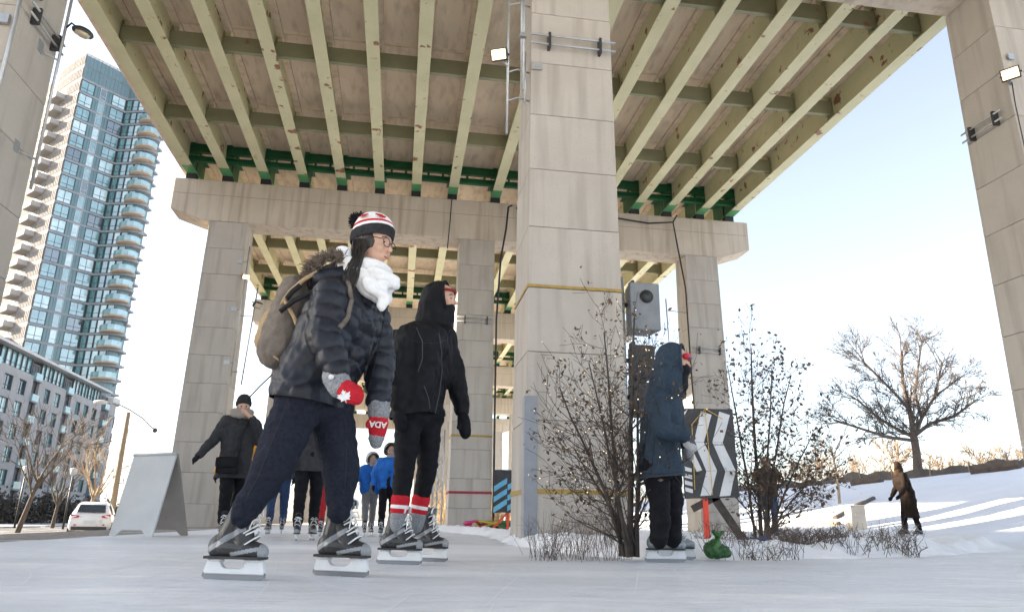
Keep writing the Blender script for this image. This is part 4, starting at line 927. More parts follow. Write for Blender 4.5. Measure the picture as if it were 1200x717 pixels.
# loudspeakers hung on a post right of the middle column
M_SPK = mat('grey speaker cabinet', (0.20, 0.21, 0.225), 0.55, (0.25, 0.26, 0.27), 6)
M_SPB = mat('black speaker cabinet', (0.03, 0.032, 0.036), 0.6, (0.05, 0.05, 0.055), 9)
t = empty('speaker_post', bp(2.80, 8.75, 0), 0, 'slim steel post carrying the speakers right of the middle column', 'post'); m = MB(); m.tube([bp(2.86, 8.78, 0), bp(2.86, 8.78, 3.45)], 0.025, 8); m.build('pole', M_STEEL, t, world=True)
for z in (0.8, 2.4, 3.3): m = MB(); m.tube([bp(2.86, 8.78, z), bp(2.6, 8.78, z)], 0.014, 6); m.build('bracket', M_STEEL, t, world=True)
def speaker(label, lat, s, z0, z1, wd, dp, mc, horn):
    c = bp(lat, s, (z0 + z1) / 2); t = empty('loudspeaker', bp(lat, s, z0), BA, label, 'speaker', 'speakers by the middle column'); h = z1 - z0
    m = MB(); m.prism([(-wd / 2, -dp / 2, 0), (wd / 2, -dp / 2, 0), (wd / 2 - 0.05, dp / 2, 0), (-wd / 2 + 0.05, dp / 2, 0)], (0, 0, h)); m.build('cabinet', mc, t, bevel=0.012)
    m = MB()
    if horn: m.tube([(0.02, -dp / 2 - 0.012, h * 0.70), (0.02, -dp / 2 + 0.03, h * 0.70)], [0.075, 0.05], 20); m.build('driver', M_SPB, t); m = MB(); m.tube([(0.02, -dp / 2 - 0.016, h * 0.70), (0.02, -dp / 2 - 0.008, h * 0.70)], [0.092, 0.092], 20); m.build('driver_ring', M_DARKM, t)
    else:
        m.box((0, -dp / 2 - 0.008, h * 0.5), (wd * 0.86, 0.012, h * 0.86)); m.build('grille', M_DARKM, t)
    m = MB(); m.box((-wd * 0.3, 0.0, h + 0.03), (0.04, 0.16, 0.06)); m.build('bracket', M_DARKM, t); m = MB(); m.box((-wd * 0.55, 0.05, h * 0.6), (0.10, 0.05, 0.05)); m.build('bracket', M_DARKM, t)
speaker('grey loudspeaker cabinet hanging high beside the middle column', 3.14, 8.85, 2.70, 3.36, 0.42, 0.36, M_SPK, True)
speaker('upper black loudspeaker below the grey cabinet, beside the middle column', 3.09, 8.85, 2.05, 2.50, 0.32, 0.30, M_SPB, False)
speaker('lower black loudspeaker, lowest of the three beside the middle column', 3.05, 8.85, 1.57, 2.00, 0.28, 0.30, M_SPB, False)

# ------------------------------------------------------------------ chevron boards, bags
M_CHB = mat('black banner vinyl', (0.022, 0.022, 0.025), 0.45, (0.035, 0.035, 0.04), 7, bump=0.3, bscale=9)
M_CHW = mat('white banner print', (0.66, 0.66, 0.66), 0.5, (0.58, 0.58, 0.59), 7)
M_CHC = mat('light blue banner print', (0.16, 0.45, 0.62), 0.5, (0.10, 0.36, 0.54), 6)
M_RED = mat('orange red painted steel', (0.78, 0.065, 0.02), 0.45, (0.66, 0.05, 0.02), 6)
M_CORD = mat('yellow cord', (0.62, 0.40, 0.08), 0.7)
M_GREENBAG = mat('green woven bag', (0.006, 0.035, 0.008), 0.5, (0.03, 0.14, 0.02), 24, bump=0.5, bscale=30)
M_BLUEBAG = mat('blue tarpaulin', (0.012, 0.03, 0.10), 0.5, (0.025, 0.06, 0.19), 16, bump=0.6, bscale=20)
def cloth_panel(w_, h_, nx=16, ny=16, amp=0.012, seed=0):
    def pt(x, z, off): return Vector((x, off + amp * (nz1(x * 5 + seed, z * 4) + 0.6 * nz1(x * 11, z * 9, seed)), z + 0.012 * nz1(x * 4, seed) * (1 if z < h_ / 2 else 0.4)))
    return pt
def poly_on(pt, poly, off, m, mi=0, n=10):
    """fill a quad-shaped print by a grid that follows the wrinkled banner"""
    a, b, c, d = [Vector((p[0], p[1], 0)) for p in poly]; vs = []; fs = []
    for j in range(n + 1):
        for i in range(n + 1):
            p = (a.lerp(b, i / n)).lerp(d.lerp(c, i / n), j / n); vs.append(pt(p.x, p.y, off))
    for j in range(n):
        for i in range(n): fs.append((j * (n + 1) + i, j * (n + 1) + i + 1, (j + 1) * (n + 1) + i + 1, (j + 1) * (n + 1) + i))
    m.add(vs, fs, mi, True)
def chevron_board(name, label, loc, rz, W, H, z0, stripes, mb_, mw_, seed):
    t = empty(name, loc, rz, label, 'sign', 'chevron boards'); pt = cloth_panel(W, H, seed=seed)
    m = MB(); poly_on(pt, [(-W / 2, z0), (W / 2, z0 + 0.02), (W / 2, z0 + H), (-W / 2, z0 + H)], 0.0, m, n=18)
    poly_on(pt, [(-W / 2, z0), (W / 2, z0 + 0.02), (W / 2, z0 + H), (-W / 2, z0 + H)], 0.03, m, n=18); m.build('banner', mb_, t, fix=False)
    for poly in stripes:
        m = MB(); poly_on(pt, [(x * W, z0 + y * H) for x, y in poly], -0.006, m, n=8); m.build('chevron_stripe', mw_, t, fix=False)
    return t, pt
# the black and white one: chevrons pointing right, seen as two bent bands and a ladder of bars at the left
sy = 7.5; c = px(838, 632, sy); c.z = 0.03
st = []
for x0 in (-0.24, 0.11):                                   # upper and lower arm of each chevron
    st += [[(x0 - 0.04, 0.62), (x0 + 0.15, 0.62), (x0 + 0.33, 0.93), (x0 + 0.13, 0.97)], [(x0 - 0.04, 0.617), (x0 + 0.15, 0.617), (x0 + 0.36, 0.31), (x0 + 0.16, 0.30)], [(x0 + 0.16, 0.297), (x0 + 0.36, 0.307), (x0 + 0.22, 0.04), (x0 + 0.02, 0.03)]]
st += [[(-0.48, 0.62 - 0), (-0.36, 0.60), (-0.16, 0.31), (-0.26, 0.29)], [(-0.44, 0.97), (-0.36, 0.99), (-0.44, 0.90), (-0.49, 0.88)]]
st += [[(-0.49, y), (-0.35, y - 0.02), (-0.35, y + 0.022), (-0.49, y + 0.045)] for y in (0.08, 0.155, 0.23, 0.305)]
W_, H_ = 0.56, 0.93
t, pt = chevron_board('chevron_sign', 'black banner with white chevrons on an orange-red post in the snow island', c, 0.0, W_, H_, 0.46, st, M_CHB, M_CHW, 2)
m = MB(); m.box((-0.065, 0.045, 0.27), (0.055, 0.03, 0.58)); m.box((-0.065, 0.06, 0.9), (0.055, 0.02, 0.9)); m.build('post', M_RED, t)
m = MB(); m.bar((0.02, 0.05, 0.50), (0.30, 0.05, 0.06), 0.03, 0.08); m.bar((-0.2, 0.05, 0.36), (0.08, 0.05, 0.50), 0.03, 0.07); m.bar((0.30, 0.05, 0.10), (0.34, 0.05, 0.01), 0.03, 0.05); m.build('strut', M_BARKD, t)
m = MB()
for (x0, z0_, x1, z1_) in ((-0.02, 1.385, 0.0, 0.50), (-0.02, 1.385, 0.16, 1.28), (-0.02, 1.385, -0.17, 1.22), (-0.17, 1.22, -0.18, 0.55)): m.tube([(x0, -0.022, z0_), ((x0 + x1) / 2, -0.028, (z0_ + z1_) / 2), (x1, -0.022, z1_)], 0.004, 5)
m.build('cord', M_CORD, t)
# the blue and black one behind, on a red A-frame stand
sy = 16.0; c = px(594, 628, sy); c.z = 0.0
st = [[(-0.49, y), (-0.02, y + 0.20), (-0.02, y + 0.33), (-0.49, y + 0.13)] for y in (-0.0, 0.24, 0.48)] + [[(0.0, y), (0.49, y + 0.20), (0.49, y + 0.33), (0.0, y + 0.13)] for y in (0.04, 0.28, 0.52)]
t, pt = chevron_board('chevron_sign', 'black banner with light blue chevrons on a red stand beyond the middle column', c, 0.1, 0.62, 0.92, 0.40, st, M_CHB, M_CHC, 8)
m = MB(); m.bar((0.02, 0.06, 0.0), (0.02, 0.06, 0.5), 0.05, 0.05); m.bar((0.12, 0.06, 0.0), (0.12, 0.06, 0.5), 0.05, 0.05); m.bar((-0.36, 0.06, 0.02), (0.0, 0.06, 0.40), 0.04, 0.04); m.bar((-0.40, 0.06, 0.03), (0.3, 0.06, 0.03), 0.04, 0.05); m.build('stand', M_RED, t)
# (bags are built with the people, from fused folded shapes)
# coloured hoses and a small wooden trestle lying by the second pier
rg = random.Random(4)
for k, (cc, lab) in enumerate((((0.55, 0.04, 0.16), 'pink red hose tangled on the snow left of the red stand'), ((0.50, 0.36, 0.04), 'yellow hose tangled on the snow left of the red stand'), ((0.05, 0.16, 0.08), 'dark green hose tangled on the snow left of the red stand'))):
    c = px(566 + 8 * k, 627, 17.0); pts = []
    for i in range(40): a = i * 0.55; pts.append(Vector((c.x + 0.45 * math.cos(a * 0.9 + k) * (0.5 + 0.5 * rg.random()), c.y + 0.3 * math.sin(a), 0.06 + 0.16 * abs(math.sin(i * 0.37 + k)))))
    m = MB(); m.tube(pts, 0.03, 5); tag(m.build('hose', mat('hose %d' % k, cc, 0.5)), lab, 'hose', 'hoses by the second pier')
# lattice mast left of the second pier's middle column
t = empty('lattice_mast', bp(1.08, S0 + SPAN - 0.5, 0), BA, 'slim grey lattice mast left of the middle column of the second pier', 'mast')
for x, y in ((-.14, -.14), (.14, -.14), (.0, .14)): m = MB(); m.tube([(x, y, 0), (x, y, 2.7)], 0.022, 6); m.build('chord', M_STEEL, t)
cr_ = [(-.14, -.14), (.14, -.14), (.0, .14)]
for k in range(9):
    z = k * 0.3
    for q in range(3): m = MB(); a, b = cr_[q], cr_[(q + 1) % 3]; m.tube([(a[0], a[1], z), (b[0], b[1], z + 0.3)] if k % 2 else [(b[0], b[1], z), (a[0], a[1], z + 0.3)], 0.011, 5); m.build('lattice_bar', M_STEEL, t)

# ------------------------------------------------------------------ left side: sandwich board, car, street lamp
M_BOARD = mat('grey plastic board', (0.60, 0.62, 0.63), 0.5, (0.54, 0.56, 0.57), 3)
M_BOARDI = mat('grey board inside', (0.30, 0.28, 0.26), 0.7, (0.26, 0.24, 0.22), 4)
by_ = 9.9
A_ = [gnd(127, 627.5), gnd(178, 628.5), gnd(219, 627.5)]
base = A_[1]; sb = empty('sandwich_board', base, 0, 'grey plastic sandwich board standing on the verge at the left', 'sandwich board')
topL = px(157, 533, A_[0].y + 0.28); topR = px(207, 531.5, A_[1].y + 0.30)
def leaf(name, bl, br, tl, tr, m_):
    u = (br - bl); n_ = (tl - bl).cross(u).normalized() * 0.03; f = 0.05
    k = MB(); low = 0.085
    def P_(s, t): return (bl.lerp(br, s)).lerp(tl.lerp(tr, s), t)
    out = [P_(0, 0), P_(0.14, 0), P_(0.25, 0.07), P_(0.72, 0.07), P_(0.84, 0), P_(1, 0), P_(1, 1), P_(0, 1)]
    k.prism(out, n_); k.build(name, m_, sb, world=True, bevel=0.006)
leaf('front_leaf', A_[0], A_[1], topL, topR, M_BOARD)
bl, br = A_[1] + Vector((0.10, 0.75, 0)), A_[0] + Vector((0.08, 0.75, 0))
rr = gnd(219, 627.5); ll = rr + (A_[0] - A_[1])
leaf('back_leaf', ll, rr, topL + Vector((0.0, 0.035, 0)), topR + Vector((0.0, 0.035, 0)), M_BOARDI)
m = MB(); m.tube([topL, topR], 0.022, 6); m.build('hinge', M_BOARD, sb, world=True)
# street lamp: wooden pole, curved steel arm with two heads
lb = pd(129, 612, 46); lb.z = ground_z(lb.x, lb.y)
sl_ = empty('street_lamp', lb, 0, 'street lamp with a wooden pole and a long curved arm', 'street lamp')
M_POLE = mat('tan wooden pole', (0.27, 0.215, 0.15), 0.8, (0.22, 0.17, 0.12), 3, stretch=(4, 4, .4))
topp = pd(150.6, 483, 46)
m = MB(); m.tube([lb, lb.lerp(topp, .5), topp], [0.17, 0.145, 0.12], 10); m.build('pole', M_POLE, sl_, world=True)
arm = [pd(u, v, 46) for u, v in ((118, 470), (128, 471), (140, 474), (152, 480), (166, 489), (176, 499), (181, 503))]
m = MB(); m.tube(arm, 0.045, 6); m.tube([pd(157, 484, 46), pd(148, 512, 46)], 0.02, 5); m.tube([pd(178, 501, 46), pd(148, 510, 46)], 0.018, 5); m.build('arm', M_STEEL, sl_, world=True)
m = MB(); m.sphere(pd(118, 471, 46), (0.42, 0.2, 0.13), 12, 7); m.build('lamp_head', M_WFRAME, sl_, world=True)
m = MB(); m.sphere(pd(181.5, 504, 46), (0.14, 0.14, 0.14), 10, 7); m.build('sensor_head', M_DARKM, sl_, world=True)
m = MB(); m.bar(pd(139, 568, 46), pd(134, 568.5, 46), 0.1, 0.16); m.build('bracket', M_DARKM, sl_, world=True); m = MB(); m.tube([pd(139, 566, 46), pd(145, 566, 46), pd(145, 560, 46)], 0.03, 6); m.build('bracket', M_DARKM, sl_, world=True)
for k, (u, D, h) in enumerate(((75, 62, 3.8), (18, 66, 4.0))):
    b = pd(u, 612, D); b.z = ground_z(b.x, b.y); t = empty('lamp_post', b, 0, ('short dark lamp post left of the white car', 'short dark lamp post at the left edge behind the leaning tree')[k], 'lamp post', 'lamp posts before the condominium')
    m = MB(); m.tube([(0, 0, 0), (0, 0, h)], [0.08, 0.05], 8); m.build('pole', M_DARKM, t); m = MB(); m.tube([(0, 0, h), (0, 0, h + 0.1), (0, 0, h + 0.45), (0, 0, h + 0.55)], [0.08, 0.2, 0.26, 0.05], 10); m.build('lantern', M_WFRAME, t)
# white estate car seen from behind
M_CAR = mat('white car paint', (0.74, 0.75, 0.76), 0.22, (0.70, 0.71, 0.72), 3, coat=0.7, spots=[((0.42, 0.40, 0.38), 1.4, 0.60, 0.1)])
M_CARG = mat('dark car glass', (0.015, 0.018, 0.022), 0.05, (0.03, 0.035, 0.04), 2, spec=0.9)
M_TAIL = mat('red tail light', (0.45, 0.02, 0.02), 0.2)
M_PLATE = mat('blue white plate', (0.55, 0.62, 0.68), 0.4)
M_TYRE = mat('tyre rubber', (0.02, 0.02, 0.022), 0.8)
M_RIM = mat('alloy rim', (0.42, 0.43, 0.44), 0.35, metal=0.8)
cb = pd(107, 620, 43); cb.z = -0.795
car = empty('parked_car', cb, R_(26), 'white hatchback car seen from behind on the road at the left', 'car')
# local: -y is the rear towards the camera, x across; sections run along y (rear to front): (y, half width, z sill, z belt, z roof, half roof)
sec = [(-2.10, .72, .42, .80, .82, .66), (-2.06, .86, .36, .92, .98, .80), (-1.85, .90, .30, .98, 1.12, .78), (-1.55, .915, .28, 1.00, 1.50, .64), (-1.2, .92, .27, 1.0, 1.62, .62), (-0.2, .92, .26, .99, 1.67, .64), (0.45, .92, .26, .97, 1.58, .62), (1.15, .915, .26, .96, 1.12, .70), (1.9, .88, .28, .88, .96, .66), (2.25, .74, .36, .72, .76, .55)]
m = MB(); vs = []; ring = 12
for (y, hw, zs, zb, zr, hr) in sec:
    half = [(hw * .92, zs), (hw, zs + .16), (hw, (zs + zb) / 2 + .08), (hw * .97, zb), (hr, zr - .05), (hr * .78, zr)]
    for x, z in half: vs.append((x, y, z))
    for x, z in half[::-1]: vs.append((-x, y, z))
fs = []
for i in range(len(sec) - 1):
    for j in range(ring): q = (j + 1) % ring; fs.append((i * ring + j, i * ring + q, (i + 1) * ring + q, (i + 1) * ring + j))
fs.append(tuple(range(ring))); fs.append(tuple((len(sec) - 1) * ring + j for j in range(ring))[::-1])
m.add(vs, fs, 0, True); m.build('body', M_CAR, car)
def skinpart(name, pts, m_, off=(0, 0, 0)):
    k = MB(); o = Vector(off); P4 = [Vector(p) + o for p in pts]; n_ = (P4[1] - P4[0]).cross(P4[-1] - P4[0]).normalized(); k.prism(P4, n_ * 0.02); return k.build(name, m_, car)
skinpart('rear_window', [(-.60, -1.875, 1.12), (.60, -1.875, 1.12), (.55, -1.60, 1.47), (-.55, -1.60, 1.47)], M_CARG, (0, -0.055, 0.02))
for sx in (-1, 1):
    skinpart('side_window', [(sx * .885, -1.45, 1.06), (sx * .885, -0.45, 1.05), (sx * .69, -0.45, 1.55), (sx * .70, -1.15, 1.52)], M_CARG, (sx * 0.025, 0, 0))
    skinpart('side_window', [(sx * .885, -0.38, 1.05), (sx * .88, 0.75, 1.03), (sx * .69, 0.35, 1.50), (sx * .69, -0.38, 1.55)], M_CARG, (sx * 0.025, 0, 0))
    k = MB(); k.prism([(sx * .84, -2.03, .86), (sx * .50, -2.09, .90), (sx * .46, -2.07, .98), (sx * .84, -1.90, 1.06)], (0, -0.035, 0)); k.build('tail_light', M_TAIL, car)
    for y in (-1.35, 1.35):
        k = MB(); k.tube([(sx * .70, y, .33), (sx * .925, y, .33)], .33, 20); o = k.build('tyre', M_TYRE, car); k = MB(); k.tube([(sx * .80, y, .33), (sx * .935, y, .33)], .21, 14); k.build('rim', M_RIM, car)
k = MB(); k.box((0, -2.13, .70), (.52, .03, .13)); k.build('number_plate', M_PLATE, car)
k = MB(); k.box((0, -2.09, .40), (1.5, .12, .16)); k.build('rear_bumper', M_DARKM, car, bevel=.02)
k = MB(); k.box((-.6, -2.14, .56), (.10, .02, .05)); k.box((.6, -2.14, .56), (.10, .02, .05)); k.build('reflector', M_TAIL, car)
# ------------------------------------------------------------------ people
TMP = bpy.data.scenes.new('blob_scratch')
def rcone(mb, p0, p1, r0, r1, n=14):
    p0, p1 = Vector(p0), Vector(p1); d = p1 - p0
    if d.length < 1e-5: mb.sphere(p0, r0, n, 8); return
    u = d.normalized(); pts = []; rad = []
    for a in (80, 55, 28): pts.append(p0 - u * r0 * math.sin(R_(a))); rad.append(r0 * math.cos(R_(a)))
    for f in (0, .25, .5, .75, 1): pts.append(p0 + d * f); rad.append(r0 + (r1 - r0) * f)
    for a in (28, 55, 80): pts.append(p1 + u * r1 * math.sin(R_(a))); rad.append(r1 * math.cos(R_(a)))
    mb.tube(pts, rad, n)
def blob(name, parts, voxel, m, smooth=5, disp=None, mats=None, matfn=None):
    """union of rounded cones and ellipsoids fused into ONE continuous surface; then folds are pushed into it"""
    mb = MB()
    for p in parts:
        if p[0] == 'c': rcone(mb, *p[1:])
        else: mb.sphere(p[1], p[2], 16, 12, M=p[3] if len(p) > 3 else None)
    me = bpy.data.meshes.new(name + '_raw'); me.from_pydata(mb.v, [], mb.f); me.update()
    ob = bpy.data.objects.new(name + '_raw', me); TMP.collection.objects.link(ob)
    md = ob.modifiers.new('r', 'REMESH'); md.mode = 'VOXEL'; md.voxel_size = voxel
    if smooth: ms = ob.modifiers.new('s', 'SMOOTH'); ms.factor = 0.5; ms.iterations = smooth
    vl = TMP.view_layers[0]; vl.update(); dg = vl.depsgraph; dg.update()
    out = bpy.data.meshes.new_from_object(ob.evaluated_get(dg), depsgraph=dg)
    bpy.data.objects.remove(ob); bpy.data.meshes.remove(me)
    out.name = name; out.materials.clear()
    for q in (mats or [m]): out.materials.append(q)
    n = len(out.vertices)
    if disp:
        co = np.empty(n * 3); out.vertices.foreach_get('co', co); co = co.reshape(-1, 3)
        no = np.empty(n * 3); out.vertex_normals.foreach_get('vector', no); no = no.reshape(-1, 3)
        co = co + no * np.asarray(disp(co))[:, None]; out.vertices.foreach_set('co', co.ravel()); out.update()
    out.polygons.foreach_set('use_smooth', [True] * len(out.polygons))
    if matfn:
        for p in out.polygons: p.material_index = matfn(p.center)
    return out
def folds(amp, sc=(5, 5, 14), seed=0, amp2=0.4):
    def f(co): return [amp * (nz1(c[0] * sc[0] + seed, c[1] * sc[1], c[2] * sc[2]) + amp2 * nz1(c[0] * sc[0] * 2.7, c[1] * sc[1] * 2.7 + seed, c[2] * sc[2] * 2.2)) for c in co]
    return f
def baffles(bones, width, amp, extra=None):
    """quilted tubes across each bone: bulges between stitched lines"""
    B = [(np.array(a), np.array(b)) for a, b in bones]
    def f(co):
        best = np.full(len(co), 1e9); s = np.zeros(len(co)); acc = 0.0
        for a, b in B:
            d = b - a; L = np.linalg.norm(d); t = np.clip(((co - a) @ d) / (L * L), -0.15, 1.15); q = np.linalg.norm(co - a - t[:, None] * d, axis=1)
            k = q < best; best[k] = q[k]; s[k] = (t * L + acc)[k]; acc += L * 0.37
        d = amp * (np.abs(np.sin(np.pi * s / width)) ** 0.45 - 0.72)
        if extra: d = d + np.array(extra(co))
        return d
    return f
def cmat(name, c, rough=0.8, var=0.25, sc=18, bump=0.25, bs=160, sheen=0.0, spec=0.12): return mat(name, c, rough, tuple(min(1, q * (1 + var) + 0.0015) for q in c), sc, 5, bump=bump, bscale=bs, sheen=sheen, spec=spec, dist=0.004)
M_SKIN = cmat('skin', (0.52, 0.31, 0.22), 0.5, 0.10, 9, 0.08, 60, 0, 0.4)
M_LIP = cmat('lips', (0.42, 0.16, 0.13), 0.45, 0.1)
M_HAIR = mat('dark hair', (0.018, 0.013, 0.011), 0.45, (0.035, 0.026, 0.02), 30, bump=0.6, bscale=90, stretch=(1, 1, .1))
M_EYE = mat('eye', (0.03, 0.02, 0.015), 0.1)
M_KNITB = cmat('black knit', (0.022, 0.022, 0.024), 0.9, 0.6, 60, 0.9, 120)
M_KNITW = cmat('white knit', (0.72, 0.71, 0.70), 0.9, 0.08, 40, 0.9, 110)
M_KNITR = cmat('red knit', (0.42, 0.018, 0.028), 0.9, 0.2, 50, 0.9, 110)
M_KNITG = cmat('grey marl knit', (0.16, 0.165, 0.175), 0.9, 0.9, 120, 0.8, 120)
M_NAVY = cmat('navy black puffer nylon', (0.009, 0.0105, 0.016), 0.45, 0.5, 7, 0.12, 40, 0.0, 0.30)
M_BLKJ = cmat('black soft shell', (0.0075, 0.0075, 0.009), 0.65, 0.5, 9, 0.15, 60, 0.0)
M_BLUEC = cmat('slate blue coat cloth', (0.026, 0.040, 0.058), 0.7, 0.25, 40, 0.3, 200, 0.0)
M_SWEAT = cmat('navy sweatpants', (0.013, 0.015, 0.023), 0.9, 0.5, 60, 0.4, 150, 0.0)
M_LEGG = cmat('black leggings', (0.006, 0.006, 0.008), 0.7, 0.5, 20, 0.15, 90, 0.0)
M_GREYC = cmat('charcoal coat', (0.034, 0.034, 0.037), 0.85, 0.3, 20)
M_FUR = mat('grey brown fur', (0.10, 0.075, 0.058), 0.9, (0.22, 0.175, 0.14), 40)
M_PACK = cmat('grey brown backpack cloth', (0.125, 0.105, 0.088), 0.75, 0.35, 25, 0.4, 120)
M_PACKT = cmat('tan backpack trim', (0.30, 0.215, 0.125), 0.8, 0.3, 80, 0.6, 160)
M_STRAP = cmat('black strap webbing', (0.016, 0.016, 0.018), 0.7, 0.4)
M_BOOTB = mat('black skate boot', (0.016, 0.016, 0.018), 0.4, (0.03, 0.03, 0.032), 20, bump=0.1, bscale=80)
M_SILV = mat('silver skate panel', (0.30, 0.31, 0.32), 0.4, (0.24, 0.25, 0.26), 20)
M_WHT = mat('white skate holder plastic', (0.72, 0.73, 0.73), 0.35, (0.64, 0.65, 0.66), 12)
M_LACE = cmat('white laces', (0.74, 0.74, 0.73), 0.8, 0.1)
M_BLADE = mat('skate blade steel', (0.20, 0.21, 0.23), 0.35, metal=0.8)
M_TEAL = mat('grey teal skate boot', (0.13, 0.17, 0.18), 0.45, (0.22, 0.25, 0.26), 14)
M_GLASSF = mat('dark spectacle frame', (0.015, 0.015, 0.018), 0.3)
UP = Vector((0, 0, 1))
# --- ice skate, local x forward, origin under the middle of the blade
def skate_meshes(voxel, bootm, silver, white, ln=.02):
    L3 = lambda p: (p[0] + ln * max(0, (p[2] - .12) / .18), p[1], p[2])
    par = [('c', (-.048 + ln, 0, .285), (-.055 + ln * .3, 0, .17), .050, .047), ('e', (-.075, 0, .125), (.046, .038, .052)), ('c', (-.045, 0, .125), (.06, 0, .118), .043, .041), ('c', (.06, 0, .116), (.118, 0, .108), .041, .034), ('c', (-.02 + ln * .5, 0, .22), (.045, 0, .14), .042, .04)]
    def flat(co): return [0.0] * len(co)
    boot = blob('boot', par, voxel, bootm, 3, None, [bootm, silver, white], lambda c: (1 if (abs(c.y) > .026 and (abs((c.z - .115) - (c.x + .10) * .55) < .012 or abs((c.z - .10) - (c.x - .02) * .2) < .008 and c.x > 0)) else 1 if c.x > .125 else 0))
    for v in boot.vertices: v.co.z = max(v.co.z, .078)
    m = MB(); m.prism([(-.118, -.036, .080), (.135, -.036, .080), (.148, 0, .080), (.135, .036, .080), (-.118, .036, .080), (-.126, 0, .080)], (0, 0, .010)); sole = m.mesh('sole', M_BLACK)
    m = MB()
    out = [(-.126, .022), (-.130, .034), (-.120, .060), (-.116, .079), (-.048, .079), (-.054, .066), (-.046, .052), (-.030, .044), (.040, .044), (.054, .052), (.060, .066), (.054, .079), (.134, .079), (.140, .060), (.150, .034), (.146, .022)]
    m.prism([(x, -.011, z) for x, z in out], (0, .022, 0)); m.box((-.083, 0, .074), (.062, .036, .010)); m.box((.094, 0, .074), (.074, .036, .010)); hold = m.mesh('blade_holder', white, bevel=.003)
    m = MB(); m.prism([(-.136, -.002, .028), (-.140, -.002, .012), (-.124, -.002, .001), (.126, -.002, .001), (.150, -.002, .012), (.150, -.002, .028)], (0, .006, 0)); blade = m.mesh('blade', M_BLADE)
    lc = []
    for k in range(6):
        f = k / 5; x = .010 + .074 * f; z = .262 - .106 * f; wd = .030 + .004 * f; m = MB(); d = .008 if k % 2 else -.008
        m.tube([(x - .028, -wd, z - .012 - d), (x - .004, -wd * .6, z + .008 - d * .5), (x + .002, 0, z + .014), (x - .004, wd * .6, z + .008 + d * .5), (x - .028, wd, z - .012 + d)], .0042, 6); lc.append(m.mesh('lace', M_LACE))
    m = MB()
    for sy in (-1, 1):
        m.tube([(.014, 0, .268), (.030, sy * .025, .272), (.032, sy * .046, .245), (.026, sy * .028, .25), (.018, 0, .266)], .0032, 6); m.tube([(.018, 0, .266), (.036, sy * .022, .235), (.046, sy * .036, .20)], .003, 6)
    lc.append(m.mesh('lace', M_LACE))
    m = MB(); m.prism([(-.005, -.034, .26), (.022, -.040, .33), (.020, -.030, .362), (.018, 0, .372), (.020, .030, .362), (.022, .040, .33), (-.005, .034, .26)], (-.012, 0, .004)); tongue = m.mesh('tongue', bootm, bevel=.003)
    m = MB(); m.tube([(.026, -.036, .30), (.028, -.036, .335), (.027, -.027, .36), (.026, 0, .37), (.027, .027, .36), (.028, .036, .335), (.026, .036, .30)], .006, 6); trim = m.mesh('tongue_trim', white)
    m = MB(); m.bar((.025, -.018, .30), (.029, 0, .352), .007, .003); m.bar((.025, .018, .30), (.029, 0, .352), .007, .003); m.bar((.021, 0, .28), (.025, 0, .325), .007, .003); mark = m.mesh('tongue_mark', silver)
    for q in [tongue, trim, mark]:
        for v in q.vertices: v.co.z = .26 + (v.co.z - .26) * .6; v.co.x -= .012
    for q in lc + [tongue, trim, mark]:
        for v in q.vertices: v.co = L3(v.co)
    return dict(boot=boot, sole=sole, blade_holder=hold, blade=blade, laces=lc, tongue=tongue, tongue_trim=trim, tongue_mark=mark)
SK_HOCKEY = skate_meshes(.0034, M_BOOTB, M_SILV, M_WHT, .03); SK_LEAN = skate_meshes(.0034, M_BOOTB, M_SILV, M_WHT, .075)
SK_GREY = skate_meshes(.009, M_TEAL, M_SILV, M_WHT)
SK_FAR = skate_meshes(.014, M_BOOTB, M_SILV, M_WHT)
def put_skate(par, base, yaw, sk, k=1.0, detail=True, pitch=0.0, roll=0.0):
    e = bpy.data.objects.new('ice_skate', sk['boot']); COL.objects.link(e); e.parent = par
    e.location = par.matrix_basis.inverted() @ Vector((base.x, base.y, max(0.0, base.z))); e.rotation_euler = (roll, pitch, yaw - par.rotation_euler.z); e.scale = (k, k, k)
    for nme in ('sole', 'blade_holder', 'blade', 'tongue') + (('tongue_trim', 'tongue_mark') if detail else ()): link(nme, sk[nme], e)
    for l in sk['laces'] if detail else sk['laces'][::2]: link('lace', l, e)
    return e
def head_parts(c, fwd, up, k=1.0, detail=True):
    fwd = fwd.normalized(); side = up.cross(fwd).normalized(); up2 = fwd.cross(side); M3 = Matrix((fwd, side, up2)).transposed()
    def P(x, y, z): return c + (fwd * x + side * y + up2 * z) * k
    def E(x, y, z, a, b, d): return ('e', P(x, y, z), (a * k, b * k, d * k), M3)
    o = [E(-.005, 0, .03, .098, .078, .095), E(.018, 0, -.035, .070, .060, .078), E(.05, 0, -.098, .028, .028, .022)]
    if detail:
        o += [('c', P(.086, 0, .012), P(.108, 0, -.026), .009 * k, .014 * k), E(.078, 0, .030, .018, .050, .012), E(.060, .034, -.028, .028, .024, .026), E(.060, -.034, -.028, .028, .024, .026),
              E(.083, 0, -.060, .012, .022, .009), E(.081, 0, -.072, .012, .019, .008), E(-.008, .077, -.012, .018, .010, .030), E(-.008, -.077, -.012, .018, .010, .030)]
    return o, P, M3
def mitten(name, wr, tip, thumbdir, r, m, par, voxel, seed=0):
    d = (tip - wr); n_ = d.normalized(); s = thumbdir
    pr = [('c', wr, wr + d * .45, r * .72, r), ('c', wr + d * .45, wr + d * .85, r, r * .8), ('c', wr + d * .25 + s * r * .5, wr + d * .62 + s * r * 1.35, r * .42, r * .36)]
    return wpart(name, blob(name, pr, voxel, m, 3, folds(.003, (40, 40, 40), seed)), par)
